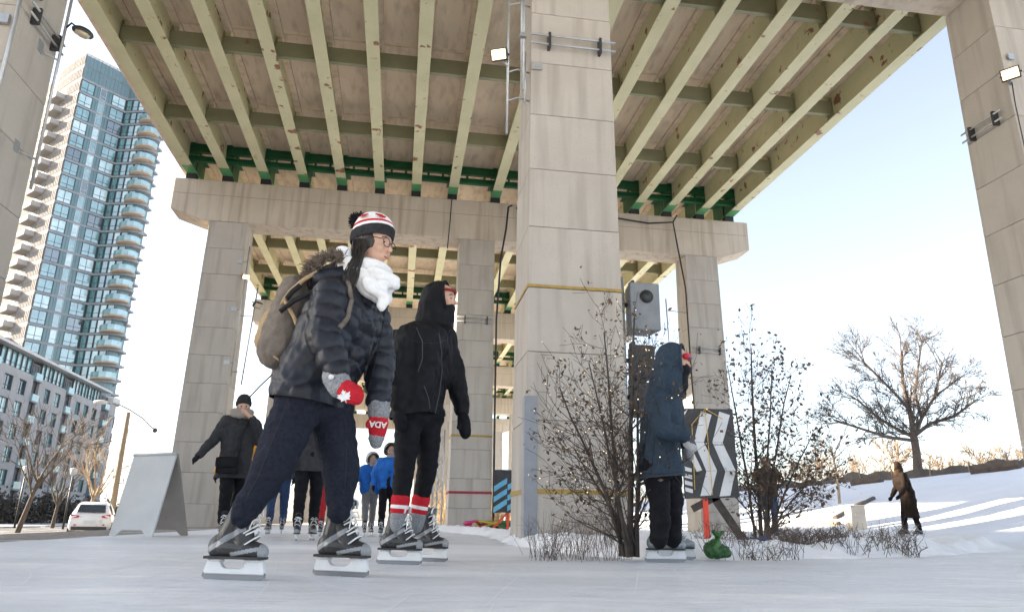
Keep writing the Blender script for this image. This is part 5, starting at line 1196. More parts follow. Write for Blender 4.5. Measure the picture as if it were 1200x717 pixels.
def glove(name, wr, tip, thumbdir, palm_n, r, m, par, voxel=.005):
    d = tip - wr; n_ = d.normalized(); t = thumbdir.normalized(); L = d.length; pr = [('c', wr, wr + d * .5, r * .75, r * .9), ('c', wr + d * .1 + t * r * .4, wr + d * .5 + t * r * .55, r * .6, r * .55), ('c', wr + d * .1 - t * r * .4, wr + d * .5 - t * r * .55, r * .6, r * .5)]
    for q, (o, l) in enumerate(((.75, .92), (.27, 1.0), (-.22, .96), (-.68, .80))):
        a = wr + d * .5 + t * r * o; b = wr + d * (.5 + .25 * l) + t * r * o * 1.1 + palm_n * r * .15; c = wr + d * (.5 + .46 * l) + t * r * o * 1.05 + palm_n * r * .7; pr += [('c', a, b, r * .27, r * .25), ('c', b, c, r * .25, r * .21)]
    a = wr + d * .2 + t * r * .7; b = wr + d * .42 + t * r * 1.5; c = wr + d * .62 + t * r * 1.6 + palm_n * r * .3; pr += [('c', a, b, r * .32, r * .28), ('c', b, c, r * .28, r * .22)]
    return wpart(name, blob(name, pr, voxel, m, 2), par)
def make_body(par, J, fwd, hf, voxel, detail=True, hk=1.0, handk=.026):
    side = UP.cross(fwd).normalized(); hp, Pf, M3 = head_parts(J['head'], hf, J.get('hup', UP), hk, detail)
    pr = hp + [('c', J['neck'], J['head'] - UP * .06 * hk, .055, .05), ('c', J['hip'] - side * .06, J['chest'] - side * .07, .085, .10), ('c', J['hip'] + side * .06, J['chest'] + side * .07, .085, .10), ('c', J['chest'], J['neck'], .10, .055)]
    for s in 'RL':
        pr += [('c', J['chest'] + (J['sh' + s] - J['chest']) * .5, J['sh' + s], .06, .05), ('c', J['sh' + s], J['el' + s], .042, .036), ('c', J['el' + s], J['wr' + s], .036, .026), ('c', J['wr' + s], J['wr' + s] + (J['wr' + s] - J['el' + s]).normalized() * .045, handk, handk * .8),
               ('c', J['hip' + s], J['kn' + s], .075, .052), ('c', J['kn' + s], J['an' + s], .050, .036)]
    bk = min(1.0, hk) * .92; nh = len(hp); pr = pr[:nh + 1] + [('c', q[1], q[2], q[3] * bk, q[4] * bk) for q in pr[nh + 1:]]
    wpart('body', blob('body', pr, voxel, M_SKIN, 3), par); return Pf, M3
def jacket_parts(J, fwd, k=1.0, arm=1.0, hem=None, hemr=.16):
    side = UP.cross(fwd).normalized(); pr = []
    for s in (-1, 1): pr.append(('c', J['hip'] + side * s * .075, J['chest'] + side * s * .085, .128 * k, .135 * k))
    pr.append(('c', J['chest'], J['neck'] - UP * .01, .14 * k, .080 * k))
    for s in 'RL': pr += [('c', J['chest'] + (J['sh' + s] - J['chest']) * .45 + UP * .05, J['sh' + s], .10 * k, .085 * arm), ('c', J['sh' + s], J['el' + s], .085 * arm, .070 * arm), ('c', J['el' + s], J['wr' + s], .070 * arm, .053 * arm)]
    if hem is not None:
        for s in (-1, 1): pr.append(('c', J['hip'] + side * s * .07 + UP * .1, hem + side * s * .075, .128 * k, hemr))
    return pr
def cut_below(me, pt, nrm):             # open the garment at its hem
    b = bmesh.new(); b.from_mesh(me); bmesh.ops.bisect_plane(b, geom=b.verts[:] + b.edges[:] + b.faces[:], plane_co=pt, plane_no=nrm, clear_outer=True); b.to_mesh(me); b.free()
    me.polygons.foreach_set('use_smooth', [True] * len(me.polygons)); return me
def pants_parts(J, k=1.0, kk=1.0, ka=1.0, thigh=1.0, end=1.0):
    pr = [('c', J['hipR'], J['hipL'], .115 * k, .115 * k), ('c', J['hip'], J['hip'] + UP * .08, .12 * k, .12 * k)]
    for s in 'RL': pr += [('c', J['hip' + s], J['kn' + s], .108 * thigh, .078 * kk), ('c', J['kn' + s], J['kn' + s].lerp(J['an' + s], end), .078 * kk, .062 * ka)]
    return pr
def fur_ring(par, name, pts, L, rg, m, n=16, w=.004, outdir=None):
    mb = MB()
    for p, o in pts:
        for _ in range(n):
            d = (o + Vector((rg.gauss(0, .5), rg.gauss(0, .5), rg.gauss(0, .5)))).normalized(); s = p + Vector((rg.gauss(0, .008), rg.gauss(0, .008), rg.gauss(0, .008))); l = L * rg.uniform(.5, 1.1)
            mb.tube([s, s + d * l * .6, s + d * l + Vector((0, 0, -l * .15))], [w, w * .8, w * .2], 3, cap=False)
    return tag(wpart(name, mb.mesh(name, m, fix=False), par), kind='stuff')
def ell_ring(c, a, b, n): return [c + a * math.cos(2 * math.pi * i / n) + b * math.sin(2 * math.pi * i / n) for i in range(n)]
def text_mesh(body, size, m, extr=.0015):
    cu = bpy.data.curves.new('lettering', 'FONT'); cu.body = body; cu.size = size; cu.align_x = 'CENTER'; cu.align_y = 'CENTER'; cu.extrude = extr; cu.offset = size * .02
    ob = bpy.data.objects.new('lettering', cu); TMP.collection.objects.link(ob); TMP.view_layers[0].update(); dg = TMP.view_layers[0].depsgraph; dg.update()
    me = bpy.data.meshes.new_from_object(ob.evaluated_get(dg), depsgraph=dg); bpy.data.objects.remove(ob); me.materials.clear(); me.materials.append(m); return me
LEAF = [(0, -.5), (.04, -.22), (.34, -.28), (.28, -.16), (.55, .08), (.42, .12), (.46, .28), (.26, .22), (.22, .30), (.10, .12), (.16, .42), (.08, .38), (0, .55)]
LEAF = LEAF + [(-x, y) for x, y in LEAF[-2:0:-1]]

from mathutils.bvhtree import BVHTree
M_SEAM = mat('dark seam', (0.004, 0.004, 0.005), 0.7)
M_SEAML = mat('grey seam thread', (0.05, 0.052, 0.058), 0.6)
def surf_line(name, me, pix, r, m, par, n=5, lift=.0):
    """a seam, zip or strap laid on a garment: the points are found where the photo's line meets the garment's surface"""
    bv = BVHTree.FromPolygons([v.co for v in me.vertices], [p.vertices for p in me.polygons]); pts = []
    for (u0, v0), (u1, v1) in zip(pix[:-1], pix[1:]):
        for k in range(n):
            f = k / n; d = ray(u0 + (u1 - u0) * f, v0 + (v1 - v0) * f).normalized(); h = bv.ray_cast(Vector((0, 0, CAMH)), d)
            if h[0] is not None: pts.append(h[0] + h[1] * lift)
    if len(pts) < 3: return None
    k = MB(); k.tube(pts, r, 6); return wpart(name, k.mesh(name, m), par)

# ================= skater with the pompom hat, nearest
Y1 = 3.33
def q1(u, v, dy=0.0): return px(u, v, Y1 + dy)
J = dict(hip=q1(366, 456), chest=q1(404, 372), neck=q1(420, 330), head=q1(437, 288, -.01), hup=Vector((.22, -.03, 1)).normalized(),
         shR=q1(390, 345, -.15), elR=q1(379, 394, -.22), wrR=q1(396, 437, -.24), shL=q1(432, 350, .16), elL=q1(446, 412, .2), wrL=q1(443, 468, .1),
         hipR=q1(352, 470, -.08), knR=q1(319, 546, -.17), anR=q1(283, 606, -.22), hipL=q1(386, 470, .07), knL=q1(400, 546, .03), anL=q1(397, 600, .0))
f1 = Vector((.93, -.36, 0)).normalized(); hf1 = Vector((.93, -.34, -.12)).normalized()
base = Vector((J['hip'].x, Y1 - .1, 0))
W1 = empty('person', base, 0, 'skater in a navy puffer jacket, red white and black pompom hat and white scarf', 'person', 'skaters on the ice')
Pf, M3 = make_body(W1, J, f1, hf1, .007, True, .98)
rg = random.Random(1)
jp = jacket_parts(J, f1, 1.08, 1.12); side1 = UP.cross(f1).normalized()
for s in (-1, 1): jp.append(('c', J['hip'] + side1 * s * .07, J['hip'] + side1 * s * .08 + Vector((.01, 0, -.06)), .15, .158))
bones = [(J['hip'] - UP * .1, J['neck']), (J['shR'], J['elR']), (J['elR'], J['wrR']), (J['shL'], J['elL']), (J['elL'], J['wrL'])]
me = blob('jacket', jp, .0085, M_NAVY, 3, baffles([(tuple(a), tuple(b)) for a, b in bones], .070, .013, folds(.010, (14, 14, 14), 3)))
cut_below(me, J['hip'] - UP * .075, Vector((-.12, 0, -1))); wpart('jacket', me, W1); JK = me
surf_line('zip', JK, [(452, 358), (449, 380), (444, 405), (438, 432), (430, 462)], .0035, M_SEAM, W1, 8)
surf_line('zip', JK, [(444, 360), (440, 385), (434, 412), (428, 440), (420, 464)], .0022, M_SEAML, W1, 8)
surf_line('pocket_seam', JK, [(418, 425), (424, 440), (428, 458)], .003, M_SEAML, W1, 8)
surf_line('armhole_seam', JK, [(398, 325), (408, 345), (411, 365), (408, 385)], .003, M_SEAM, W1, 8)
me = blob('trousers', pants_parts(J, 1.0, 1.12, .98, 1.06, .74), .0085, M_SWEAT, 4, folds(.013, (9, 9, 17), 11)); cut_below(me, q1(285, 606, -.2), Vector((-.3, 0, -1)).normalized()) if False else None
wpart('trousers', me, W1)
surf_line('side_seam', me, [(338, 470), (326, 500), (314, 530), (302, 560), (288, 585)], .0022, M_SEAM, W1, 8)
surf_line('side_seam', me, [(404, 480), (406, 510), (406, 540), (404, 575)], .0022, M_SEAM, W1, 8)
for s in 'RL':                                          # elastic cuffs bunched above the boot
    d = (J['an' + s] - J['kn' + s]).normalized(); c = J['kn' + s].lerp(J['an' + s], .80)
    wpart('trouser_cuff', blob('trouser_cuff', [('c', c - d * .02, c + d * .035, .062, .054)], .008, M_SWEAT, 2, folds(.010, (28, 28, 28), ord(s))), W1)
# far collar opening, zip and strap
m = MB(); zp = [q1(455, 352, -.02), q1(452, 375, -.05), q1(448, 405, -.09), q1(440, 440, -.12), q1(432, 466, -.12)]

# scarf: two fat folded loops and a front fold
sc_ = []; cN = q1(428, 323, .0)
for (r, z, th, tl) in ((.098, .034, .036, .02), (.112, -.014, .042, .05), (.105, -.052, .036, .075)):
    ring = ell_ring(cN + UP * z, f1 * r + UP * -tl, side1 * r * .95, 18)
    for i in range(18): sc_.append(('c', ring[i], ring[(i + 1) % 18], th, th))
sc_ += [('c', q1(438, 318, -.13), q1(462, 331, -.08), .030, .034), ('c', q1(432, 332, -.15), q1(452, 352, -.13), .034, .026), ('c', q1(402, 296, -.09), q1(416, 322, -.12), .036, .040), ('c', q1(448, 335, -.12), q1(447, 362, -.14), .034, .018), ('c', q1(398, 300, .02), q1(404, 320, -.06), .04, .04)]
def scarf_folds(co):                                   # creases that run round the neck
    out = []
    for c in co:
        a = math.atan2(c[1] - cN.y, c[0] - cN.x); h = c[2] - cN.z; out.append(.0075 * math.sin(h * 105 + a * 1.6 + 1.4 * math.sin(a * 1.7)) * (0.6 + 0.4 * nz1(a * 1.1, h * 9, 4)) + .004 * nz1(a * 1.5, h * 14, 7))
    return out
wpart('scarf', blob('scarf', sc_, .006, M_KNITW, 4, scarf_folds), W1)
# hair falling in front of the scarf and behind
m = MB()
for i in range(260):
    f = rg.random(); a = Pf(.005 - .06 * f, -.082, .0); w_ = Vector((rg.gauss(0, .006), rg.gauss(0, .006), 0))
    e = q1(396 + 15 * rg.random(), 342 + 12 * rg.random(), -.16); m.tube([a + w_, a.lerp(e, .3) + Vector((.014, -.016, 0)) + w_, a.lerp(e, .65) + Vector((.008, -.026, 0)) + w_ * 1.6, e], [.002, .0021, .0018, .0008], 3, cap=False)
cap_ = [('e', Pf(-.02, 0, .02), (.094, .088, .10), M3), ('c', Pf(-.055, -.06, -.03), Pf(-.06, -.07, -.13), .028, .022), ('c', Pf(-.03, -.074, -.01), Pf(-.035, -.082, -.10), .018, .018)]
hm = blob('hair', cap_, .007, M_HAIR, 2, folds(.003, (60, 60, 10), 2))
wpart('hair', hm, W1); wpart('hair_strands', m.mesh('hair_strands', M_HAIR, fix=False), W1)
# eyes, brows, spectacles
for s in (-1, 1):
    m = MB(); m.sphere(Pf(.0835, s * .031, .008), (.0058, .0058, .0042), 10, 8); wpart('eye', m.mesh('eye', M_EYE), W1)
    m = MB(); m.tube([Pf(.090, s * .014, .030), Pf(.089, s * .032, .036), Pf(.078, s * .050, .028)], .0030, 6); wpart('eyebrow', m.mesh('eyebrow', M_HAIR), W1)
sp = MB()
for s in (-1, 1):
    ctr = (.104, s * .034, .004); ringp = [Pf(ctr[0] - .10 * (.024 * math.cos(a)) ** 2 * 10 - (.006 if s * math.cos(a) > 0 else 0), ctr[1] + .027 * math.cos(a), ctr[2] + .022 * math.sin(a)) for a in np.linspace(0, 2 * math.pi, 17)]
    sp.tube(ringp, .0022, 6); sp.tube([Pf(.096, s * .062, .012), Pf(.05, s * .082, .014), Pf(-.01, s * .084, .010)], .0022, 6)
sp.tube([Pf(.106, -.008, .008), Pf(.108, 0, .010), Pf(.106, .008, .008)], .0020, 6); wpart('spectacles', sp.mesh('spectacles', M_GLASSF), W1)
m = MB(); m.tube([Pf(.094, -.018, -.066), Pf(.097, 0, -.064), Pf(.094, .018, -.066)], .0042, 6); wpart('lips', m.mesh('lips', M_LIP), W1)
# knitted hat: black turned-up band, white and red crown, red leaf, black pompom
def knit_hat(par, Pf, k, bands, zt=.135, r=.1, tilt=-.25, ribs=40):
    m = MB(); n = 36; rows = []
    prof = [(0.00, 1.04), (.012, 1.10), (.04, 1.12), (.055, 1.10), (.060, 1.03), (.075, 1.03), (.09, 1.0), (.105, .95), (.12, .87), (.135, .76), (.150, .60), (.160, .40), (.165, .18), (.166, .02)]
    vs = []; fs = []; mi = []
    for z, rr in prof:
        for j in range(n):
            a = 2 * math.pi * j / n; b = 1 + .012 * math.cos(a * ribs / 2) * (1 if z < .06 else .4)
            x = math.cos(a) * .104 * rr * b; y = math.sin(a) * .090 * rr * b; vs.append(Pf(x - .012 - .10 * z, y, .020 + z * .98 + tilt * x * (1 if z < .07 else max(0, 1 - (z - .07) * 9)) * -1))
    for i in range(len(prof) - 1):
        for j in range(n): q = (j + 1) % n; fs.append((i * n + j, i * n + q, (i + 1) * n + q, (i + 1) * n + j)); mi.append(bands(i, j))
    m.v = [tuple(v) for v in vs]; m.f = fs; m.mi = mi; m.smooth = [True] * len(fs)
    return m
hb = lambda i, j: 0 if i < 4 else 1 if i == 5 else 2 if i in (4,) else 2 if i < 7 else (1 if i == 8 and j % 6 < 3 else 2)
hat = knit_hat(W1, Pf, 1, hb); wpart('hat', hat.mesh('hat', [M_KNITB, M_KNITR, M_KNITW], fix=False), W1)
m = MB()
for (x, y, z, s) in ((-.030, -.090, .120, .052), (.055, -.062, .130, .042)):
    nrm = (Pf(x * 1.3, y * 1.25, z + .03) - Pf(x, y, z)).normalized(); a = UP.cross(nrm).normalized(); b = nrm.cross(a); o = Pf(x, y, z) + nrm * .006
    m = MB(); m.prism([o + a * px_ * s * 1.1 + b * py_ * s for px_, py_ in LEAF], nrm * .004); wpart('leaf_emblem', m.mesh('leaf_emblem', M_KNITR), W1)
m = MB(); pc = Pf(-.115, -.005, .135)
for _ in range(520):
    d = Vector((rg.gauss(0, 1), rg.gauss(0, 1), rg.gauss(0, 1))).normalized(); l = .052 * rg.uniform(.75, 1.1); m.tube([pc, pc + d * l], [.005, .003], 3, cap=False)
wpart('pompom', m.mesh('pompom', M_KNITB, fix=False), W1)
# hood lying on the back with its fur edge
hd = [('c', q1(372, 330, -.02), q1(398, 318, -.02), .06, .06), ('c', q1(372, 330, .1), q1(392, 322, .1), .06, .055), ('c', q1(378, 326, -.1), q1(402, 322, -.1), .05, .045)]
wpart('hood', blob('hood', hd, .009, M_NAVY, 3, folds(.008, (18, 18, 18), 9)), W1)
fr = [q1(358, 330, -.06), q1(364, 318, -.1), q1(374, 309, -.13), q1(386, 303, -.14), q1(397, 302, -.13), q1(404, 308, -.12), q1(366, 312, .06), q1(380, 302, .1)]
fur_ring(W1, 'hood_fur', [(a.lerp(b, f), Vector((-.5, -.35, .6))) for a, b in zip(fr[:5], fr[1:6]) for f in (0, .2, .4, .6, .8)] + [(fr[6].lerp(fr[7], f), Vector((-.6, .2, .6))) for f in (0, .3, .6, 1)], .055, rg, M_FUR, 26, .0035)
# mittens: red with grey knitted cuffs; leaf on one, lettering on the other
def cuff(par, a, b, r0, r1, m, v=.006): wpart('mitten_cuff', blob('mitten_cuff', [('c', a, b, r0, r1)], v, m, 2, folds(.003, (70, 70, 70), 1)), par)
tR = q1(420, 466, -.28); mitten('mitten', q1(397, 452, -.25), tR, (q1(424, 462, -.26) - q1(405, 462, -.25)).normalized() * .5 + UP * .25, .050, M_KNITR, W1, .0055, 2)
cuff(W1, q1(393, 441, -.24), q1(398, 452, -.25), .060, .055, M_KNITG)
tL = q1(442, 512, .10); mL = mitten('mitten', q1(444, 482, .1), tL, Vector((-.5, -.6, .1)), .052, M_KNITR, W1, .0055, 6)
cuff(W1, q1(444, 470, .1), q1(444, 484, .1), .055, .054, M_KNITG); cuff(W1, q1(441, 514, .10), q1(441, 518, .10), .040, .032, M_KNITG)
m = MB(); o = q1(404, 465, -.310); a = Vector((.86, .1, .28)).normalized(); b = Vector((-.3, -.12, .95)).normalized()
m.prism([o + a * x * .060 + b * y * .060 for x, y in LEAF], Vector((0, -.004, 0))); wpart('leaf_emblem', m.mesh('leaf_emblem', M_KNITW), W1)
tm = text_mesh('ADA', .040, M_KNITW, .003); tm.transform(Matrix.Translation(q1(443, 497, .04)) @ Matrix.Rotation(R_(90), 4, 'X') @ Matrix.Rotation(R_(176), 4, 'Z')); wpart('lettering', tm, W1)
m = MB(); m.tube([q1(388, 441.5, -.30), q1(388, 441.5, -.312)], .012, 10); wpart('cuff_button', m.mesh('cuff_button', M_KNITW), W1)
gR, gL = gnd(271, 679), gnd(397, 675); put_skate(W1, gR, R_(-14), SK_LEAN, 1.04); put_skate(W1, gL, R_(-22), SK_HOCKEY, 1.04)
# backpack on her back
bk = empty('backpack', q1(322, 432, .02), 0, 'grey brown backpack with tan trim on the back of the skater with the pompom hat', 'backpack')
bm = [('c', q1(345, 340, -.03), q1(326, 408, -.03), .075, .10), ('c', q1(345, 340, .12), q1(326, 408, .12), .075, .10), ('c', q1(358, 345, .04), q1(342, 410, .04), .075, .09), ('c', q1(326, 405, -.02), q1(334, 420, .1), .085, .085)]
wpart('pack_body', blob('pack_body', bm, .008, M_PACK, 3, folds(.012, (14, 14, 10), 8)), bk)
wpart('pocket', blob('pocket', [('c', q1(320, 372, .0), q1(313, 398, .0), .05, .062), ('c', q1(320, 372, .1), q1(313, 398, .1), .05, .062)], .008, M_PACKT, 3, folds(.006, (20, 20, 20), 3)), bk)
m = MB(); m.tube([q1(372, 318, -.13), q1(356, 328, -.12), q1(340, 342, -.11), q1(326, 362, -.10)], .011, 6); m.tube([q1(334, 352, -.115), q1(345, 372, -.135), q1(352, 392, -.135)], .010, 6); m.tube([q1(308, 398, -.07), q1(318, 415, -.10), q1(330, 424, -.11)], .006, 6); wpart('piping', m.mesh('piping', M_PACKT), bk)
m = MB()
for pts in ([(328, 365), (345, 352), (366, 342), (384, 340)], [(336, 350), (342, 342), (352, 334)], [(346, 395), (356, 380), (362, 365)]):
    P3 = [q1(u, v, -.155) for u, v in pts]
    m = MB(); m.tube(P3, [.012] * len(P3), 6); wpart('strap', m.mesh('strap', M_STRAP), bk)
surf_line('shoulder_strap', JK, [(398, 316), (408, 334), (411, 352), (406, 372), (396, 386)], .013, M_PACK, bk, 7, .004)
m = MB(); m.tube([q1(326, 432, -.02), q1(305, 452, .0), q1(288, 470, .02)], .0035, 5); wpart('drawstring', m.mesh('drawstring', M_STRAP), bk)

# ================= hooded skater in black, second
Y2 = 4.45
def q2(u, v, dy=0.0): return px(u, v, Y2 + dy)
J = dict(hip=q2(490, 476), chest=q2(502, 408), neck=q2(511, 376), head=q2(517, 353), shR=q2(480, 394, -.13), elR=q2(466, 436, -.2), wrR=q2(468, 474, -.18), shL=q2(520, 394, .14), elL=q2(533, 440, .18), wrL=q2(541, 480, .12),
         hipR=q2(480, 486, -.07), knR=q2(474, 548, -.10), anR=q2(467, 606, -.10), hipL=q2(502, 488, .07), knL=q2(501, 548, .05), anL=q2(489, 606, .06))
f2 = Vector((.95, -.3, 0)).normalized(); hf2 = Vector((.96, -.24, .02)).normalized(); side2 = UP.cross(f2).normalized()
W2 = empty('person', Vector((J['hip'].x, Y2, 0)), 0, 'skater in a black hooded jacket, leggings and red-striped socks beside the pompom hat skater', 'person', 'skaters on the ice')
Pf, M3 = make_body(W2, J, f2, hf2, .0085, True, .96)
jp = jacket_parts(J, f2, 1.0, 1.02)
for s in (-1, 1): jp.append(('c', J['hip'] + side2 * s * .07, J['hip'] + side2 * s * .075 - UP * .06, .135, .145))
me = blob('jacket', jp, .010, M_BLKJ, 3, folds(.014, (12, 12, 12), 21, .6)); cut_below(me, J['hip'] - UP * .07, Vector((.15, 0, -1))); wpart('jacket', me, W2)
surf_line('zip', me, [(514, 388), (517, 410), (518, 435), (515, 460), (509, 488)], .0035, M_SEAML, W2, 8)
surf_line('armhole_seam', me, [(488, 384), (495, 400), (495, 420), (489, 438)], .003, M_SEAML, W2, 8)
surf_line('pocket_seam', me, [(497, 452), (502, 466), (504, 480)], .003, M_SEAML, W2, 8)
surf_line('yoke_seam', me, [(480, 398), (495, 402), (512, 402), (524, 398)], .0025, M_SEAM, W2, 8)
# hood with a face opening, neck gaiter over the mouth, red cap edge under the hood
ho = [('e', Pf(-.025, 0, .02), (.118, .108, .122), M3), ('c', Pf(-.05, 0, -.04), q2(503, 384, 0), .11, .10), ('c', Pf(.0, 0, -.12), q2(513, 378, 0), .085, .10)]
hm = blob('hood', ho, .0085, M_BLKJ, 4, folds(.009, (14, 14, 14), 31)); fx = Pf(.045, 0, 0); cut_below(hm, fx, (M3 @ Vector((1, 0, .12))).normalized()); wpart('hood', hm, W2)
m = MB(); rim = ell_ring(Pf(.044, 0, .02), M3 @ Vector((-.012, 0, .112)), M3 @ Vector((0, .082, 0)), 24); m.tube(rim + [rim[0]], .011, 6); wpart('hood_rim', m.mesh('hood_rim', M_BLKJ), W2)
wpart('neck_gaiter', blob('neck_gaiter', [('c', Pf(.035, 0, -.075), Pf(.0, 0, -.16), .066, .088), ('e', Pf(.066, 0, -.058), (.036, .05, .036), M3)], .0075, M_BLKJ, 3, folds(.007, (20, 20, 34), 4)), W2)
m = MB(); cr_ = [Pf(.098 * math.cos(a), .084 * math.sin(a), .062) for a in np.linspace(-1.3, 1.3, 12)]; m.tube(cr_, .009, 6); wpart('cap_edge', m.mesh('cap_edge', cmat('dark red cap', (0.20, .03, .03))), W2)
for s in (-1, 1):
    m = MB(); m.sphere(Pf(.083, s * .031, .006), (.0056, .0056, .004), 8, 6); wpart('eye', m.mesh('eye', M_EYE), W2)
    m = MB(); m.tube([Pf(.090, s * .014, .028), Pf(.089, s * .032, .033), Pf(.078, s * .050, .026)], .0032, 6); wpart('eyebrow', m.mesh('eyebrow', M_HAIR), W2)
wpart('leggings', blob('leggings', pants_parts(J, .94, .84, .72, .84), .0095, M_LEGG, 4, folds(.006, (12, 12, 30), 13)), W2)
for s in 'RL':
    d = (J['an' + s] - J['kn' + s]).normalized(); a = J['an' + s] - d * .10; seg = [(-.02, .035, M_KNITR), (.03, .045, M_KNITW), (.042, .075, M_KNITR), (.078, .16, M_KNITG)]
    for (t0, t1, mm) in seg: wpart('sock', blob('sock', [('c', a + d * (t0 + .012), a + d * (t1 - .012), .058 - .06 * max(0, t0), .058 - .06 * max(0, t1))], .006, mm, 1), W2)
mitten('mitten', q2(542, 484, .12), q2(546, 512, .10), Vector((-.55, -.5, 0)), .046, M_LEGG, W2, .0075, 3); mitten('mitten', q2(468, 478, -.18), q2(470, 502, -.18), Vector((.5, -.4, 0)), .046, M_LEGG, W2, .0075, 5)
put_skate(W2, gnd(466, 661), R_(-16), SK_HOCKEY, 1.0); put_skate(W2, gnd(499, 657.5), R_(-20), SK_HOCKEY, 1.0)
bk = empty('backpack', q2(458, 450, .02), 0, 'small black backpack on the back of the black hooded skater', 'backpack')
wpart('pack_body', blob('pack_body', [('c', q2(466, 398, -.03), q2(458, 440, -.03), .07, .085), ('c', q2(466, 398, .1), q2(458, 440, .1), .07, .085)], .011, M_STRAP, 3, folds(.01, (14, 14, 14), 5)), bk)
m = MB(); m.tube([q2(480, 384, -.12), q2(496, 388, -.17), q2(498, 408, -.18), q2(488, 436, -.17)], .014, 6); wpart('shoulder_strap', m.mesh('shoulder_strap', M_STRAP), bk)

# ================= skater in the long slate blue coat at the bush
Y3 = 4.9
def q3(u, v, dy=0.0): return px(u, v, Y3 + dy)
J = dict(hip=q3(772, 540), chest=q3(776, 480), neck=q3(784, 452), head=q3(791, 425), shR=q3(769, 470, -.13), elR=q3(776, 503, -.29), wrR=q3(799, 509, -.29), shL=q3(787, 470, .14), elL=q3(795, 508, .18), wrL=q3(804, 520, .12),
         hipR=q3(768, 548, -.07), knR=q3(774, 594, -.09), anR=q3(772, 636, -.10), hipL=q3(784, 548, .07), knL=q3(788, 594, .06), anL=q3(788, 636, .05))
f3 = Vector((.97, .12, 0)).normalized(); side3 = UP.cross(f3).normalized(); hf3 = Vector((.90, -.40, -.04)).normalized()
W3 = empty('person', Vector((J['hip'].x, Y3, 0)), 0, 'skater in a long slate blue hooded coat with red goggles beside the lit bush', 'person', 'skaters on the ice')
Pf, M3 = make_body(W3, J, f3, hf3, .010, True, .95)
jp = jacket_parts(J, f3, .86, .95, hem=q3(773, 566), hemr=.15)
me = blob('coat', jp, .0105, M_BLUEC, 3, folds(.012, (11, 11, 7), 41, .5)); cut_below(me, q3(773, 560), Vector((.08, 0, -1))); wpart('coat', me, W3)
surf_line('side_seam', me, [(768, 505), (766, 525), (764, 545), (762, 558)], .0025, M_SEAM, W3, 8)
surf_line('pocket_seam', me, [(780, 528), (784, 540), (785, 550)], .0035, M_SEAM, W3, 8)
surf_line('armhole_seam', me, [(764, 462), (771, 474), (773, 488)], .003, M_SEAM, W3, 8)
surf_line('hem_seam', me, [(750, 553), (765, 555), (780, 555), (798, 552)], .0025, M_SEAM, W3, 8)
ho = [('e', Pf(-.02, 0, .02), (.124, .112, .128), M3), ('c', Pf(-.05, 0, -.05), q3(778, 462), .12, .115), ('c', Pf(.01, 0, -.11), q3(788, 456), .09, .105)]
hm = blob('hood', ho, .009, M_BLUEC, 4, folds(.010, (13, 13, 13), 33)); cut_below(hm, Pf(.060, 0, 0), (M3 @ Vector((1, 0, .05))).normalized()); wpart('hood', hm, W3)
m = MB(); rim = ell_ring(Pf(.058, 0, .02), M3 @ Vector((-.005, 0, .112)), M3 @ Vector((0, .086, 0)), 24); m.tube(rim + [rim[0]], .010, 6); wpart('hood_rim', m.mesh('hood_rim', M_BLUEC), W3)
wpart('face_mask', blob('face_mask', [('e', Pf(.05, 0, -.055), (.062, .062, .055), M3), ('c', Pf(.03, 0, -.09), Pf(.01, 0, -.16), .065, .085)], .009, M_BLKJ, 3), W3)
wpart('goggles', blob('goggles', [('c', Pf(.088, -.045, .038), Pf(.100, 0, .042), .024, .026), ('c', Pf(.100, 0, .042), Pf(.088, .045, .038), .026, .024)], .007, cmat('red goggle frame', (0.45, .03, .05), .35), 1), W3)
wpart('goggle_lens', blob('goggle_lens', [('c', Pf(.105, -.034, .032), Pf(.113, 0, .034), .014, .015), ('c', Pf(.113, 0, .034), Pf(.105, .034, .032), .015, .014)], .006, M_CARG, 1), W3)
wpart('trousers', blob('trousers', pants_parts(J, .90, .92, .95, .84, .9), .011, M_LEGG, 3, folds(.012, (10, 10, 22), 17)), W3)
mitten('mitten', q3(801, 508, -.26), q3(812, 524, -.26), Vector((.5, -.3, .5)), .040, cmat('dark grey mitten', (.07, .07, .075)), W3, .0075, 2); mitten('mitten', q3(804, 522, .12), q3(808, 538, .1), Vector((.5, 0, 0)), .040, M_KNITG, W3, .008, 3)
m = MB(); m.box(q3(811, 524, -.26), (.03, .05, .03)); wpart('mitten_tip', blob('mitten_tip', [('c', q3(806, 519, -.262), q3(812, 524.5, -.262), .036, .03)], .007, cmat('pale grey knit', (.34, .34, .34)), 2), W3)
put_skate(W3, gnd(779, 658.5), R_(3), SK_GREY, .98); put_skate(W3, gnd(792, 655.5), R_(0), SK_GREY, .96)

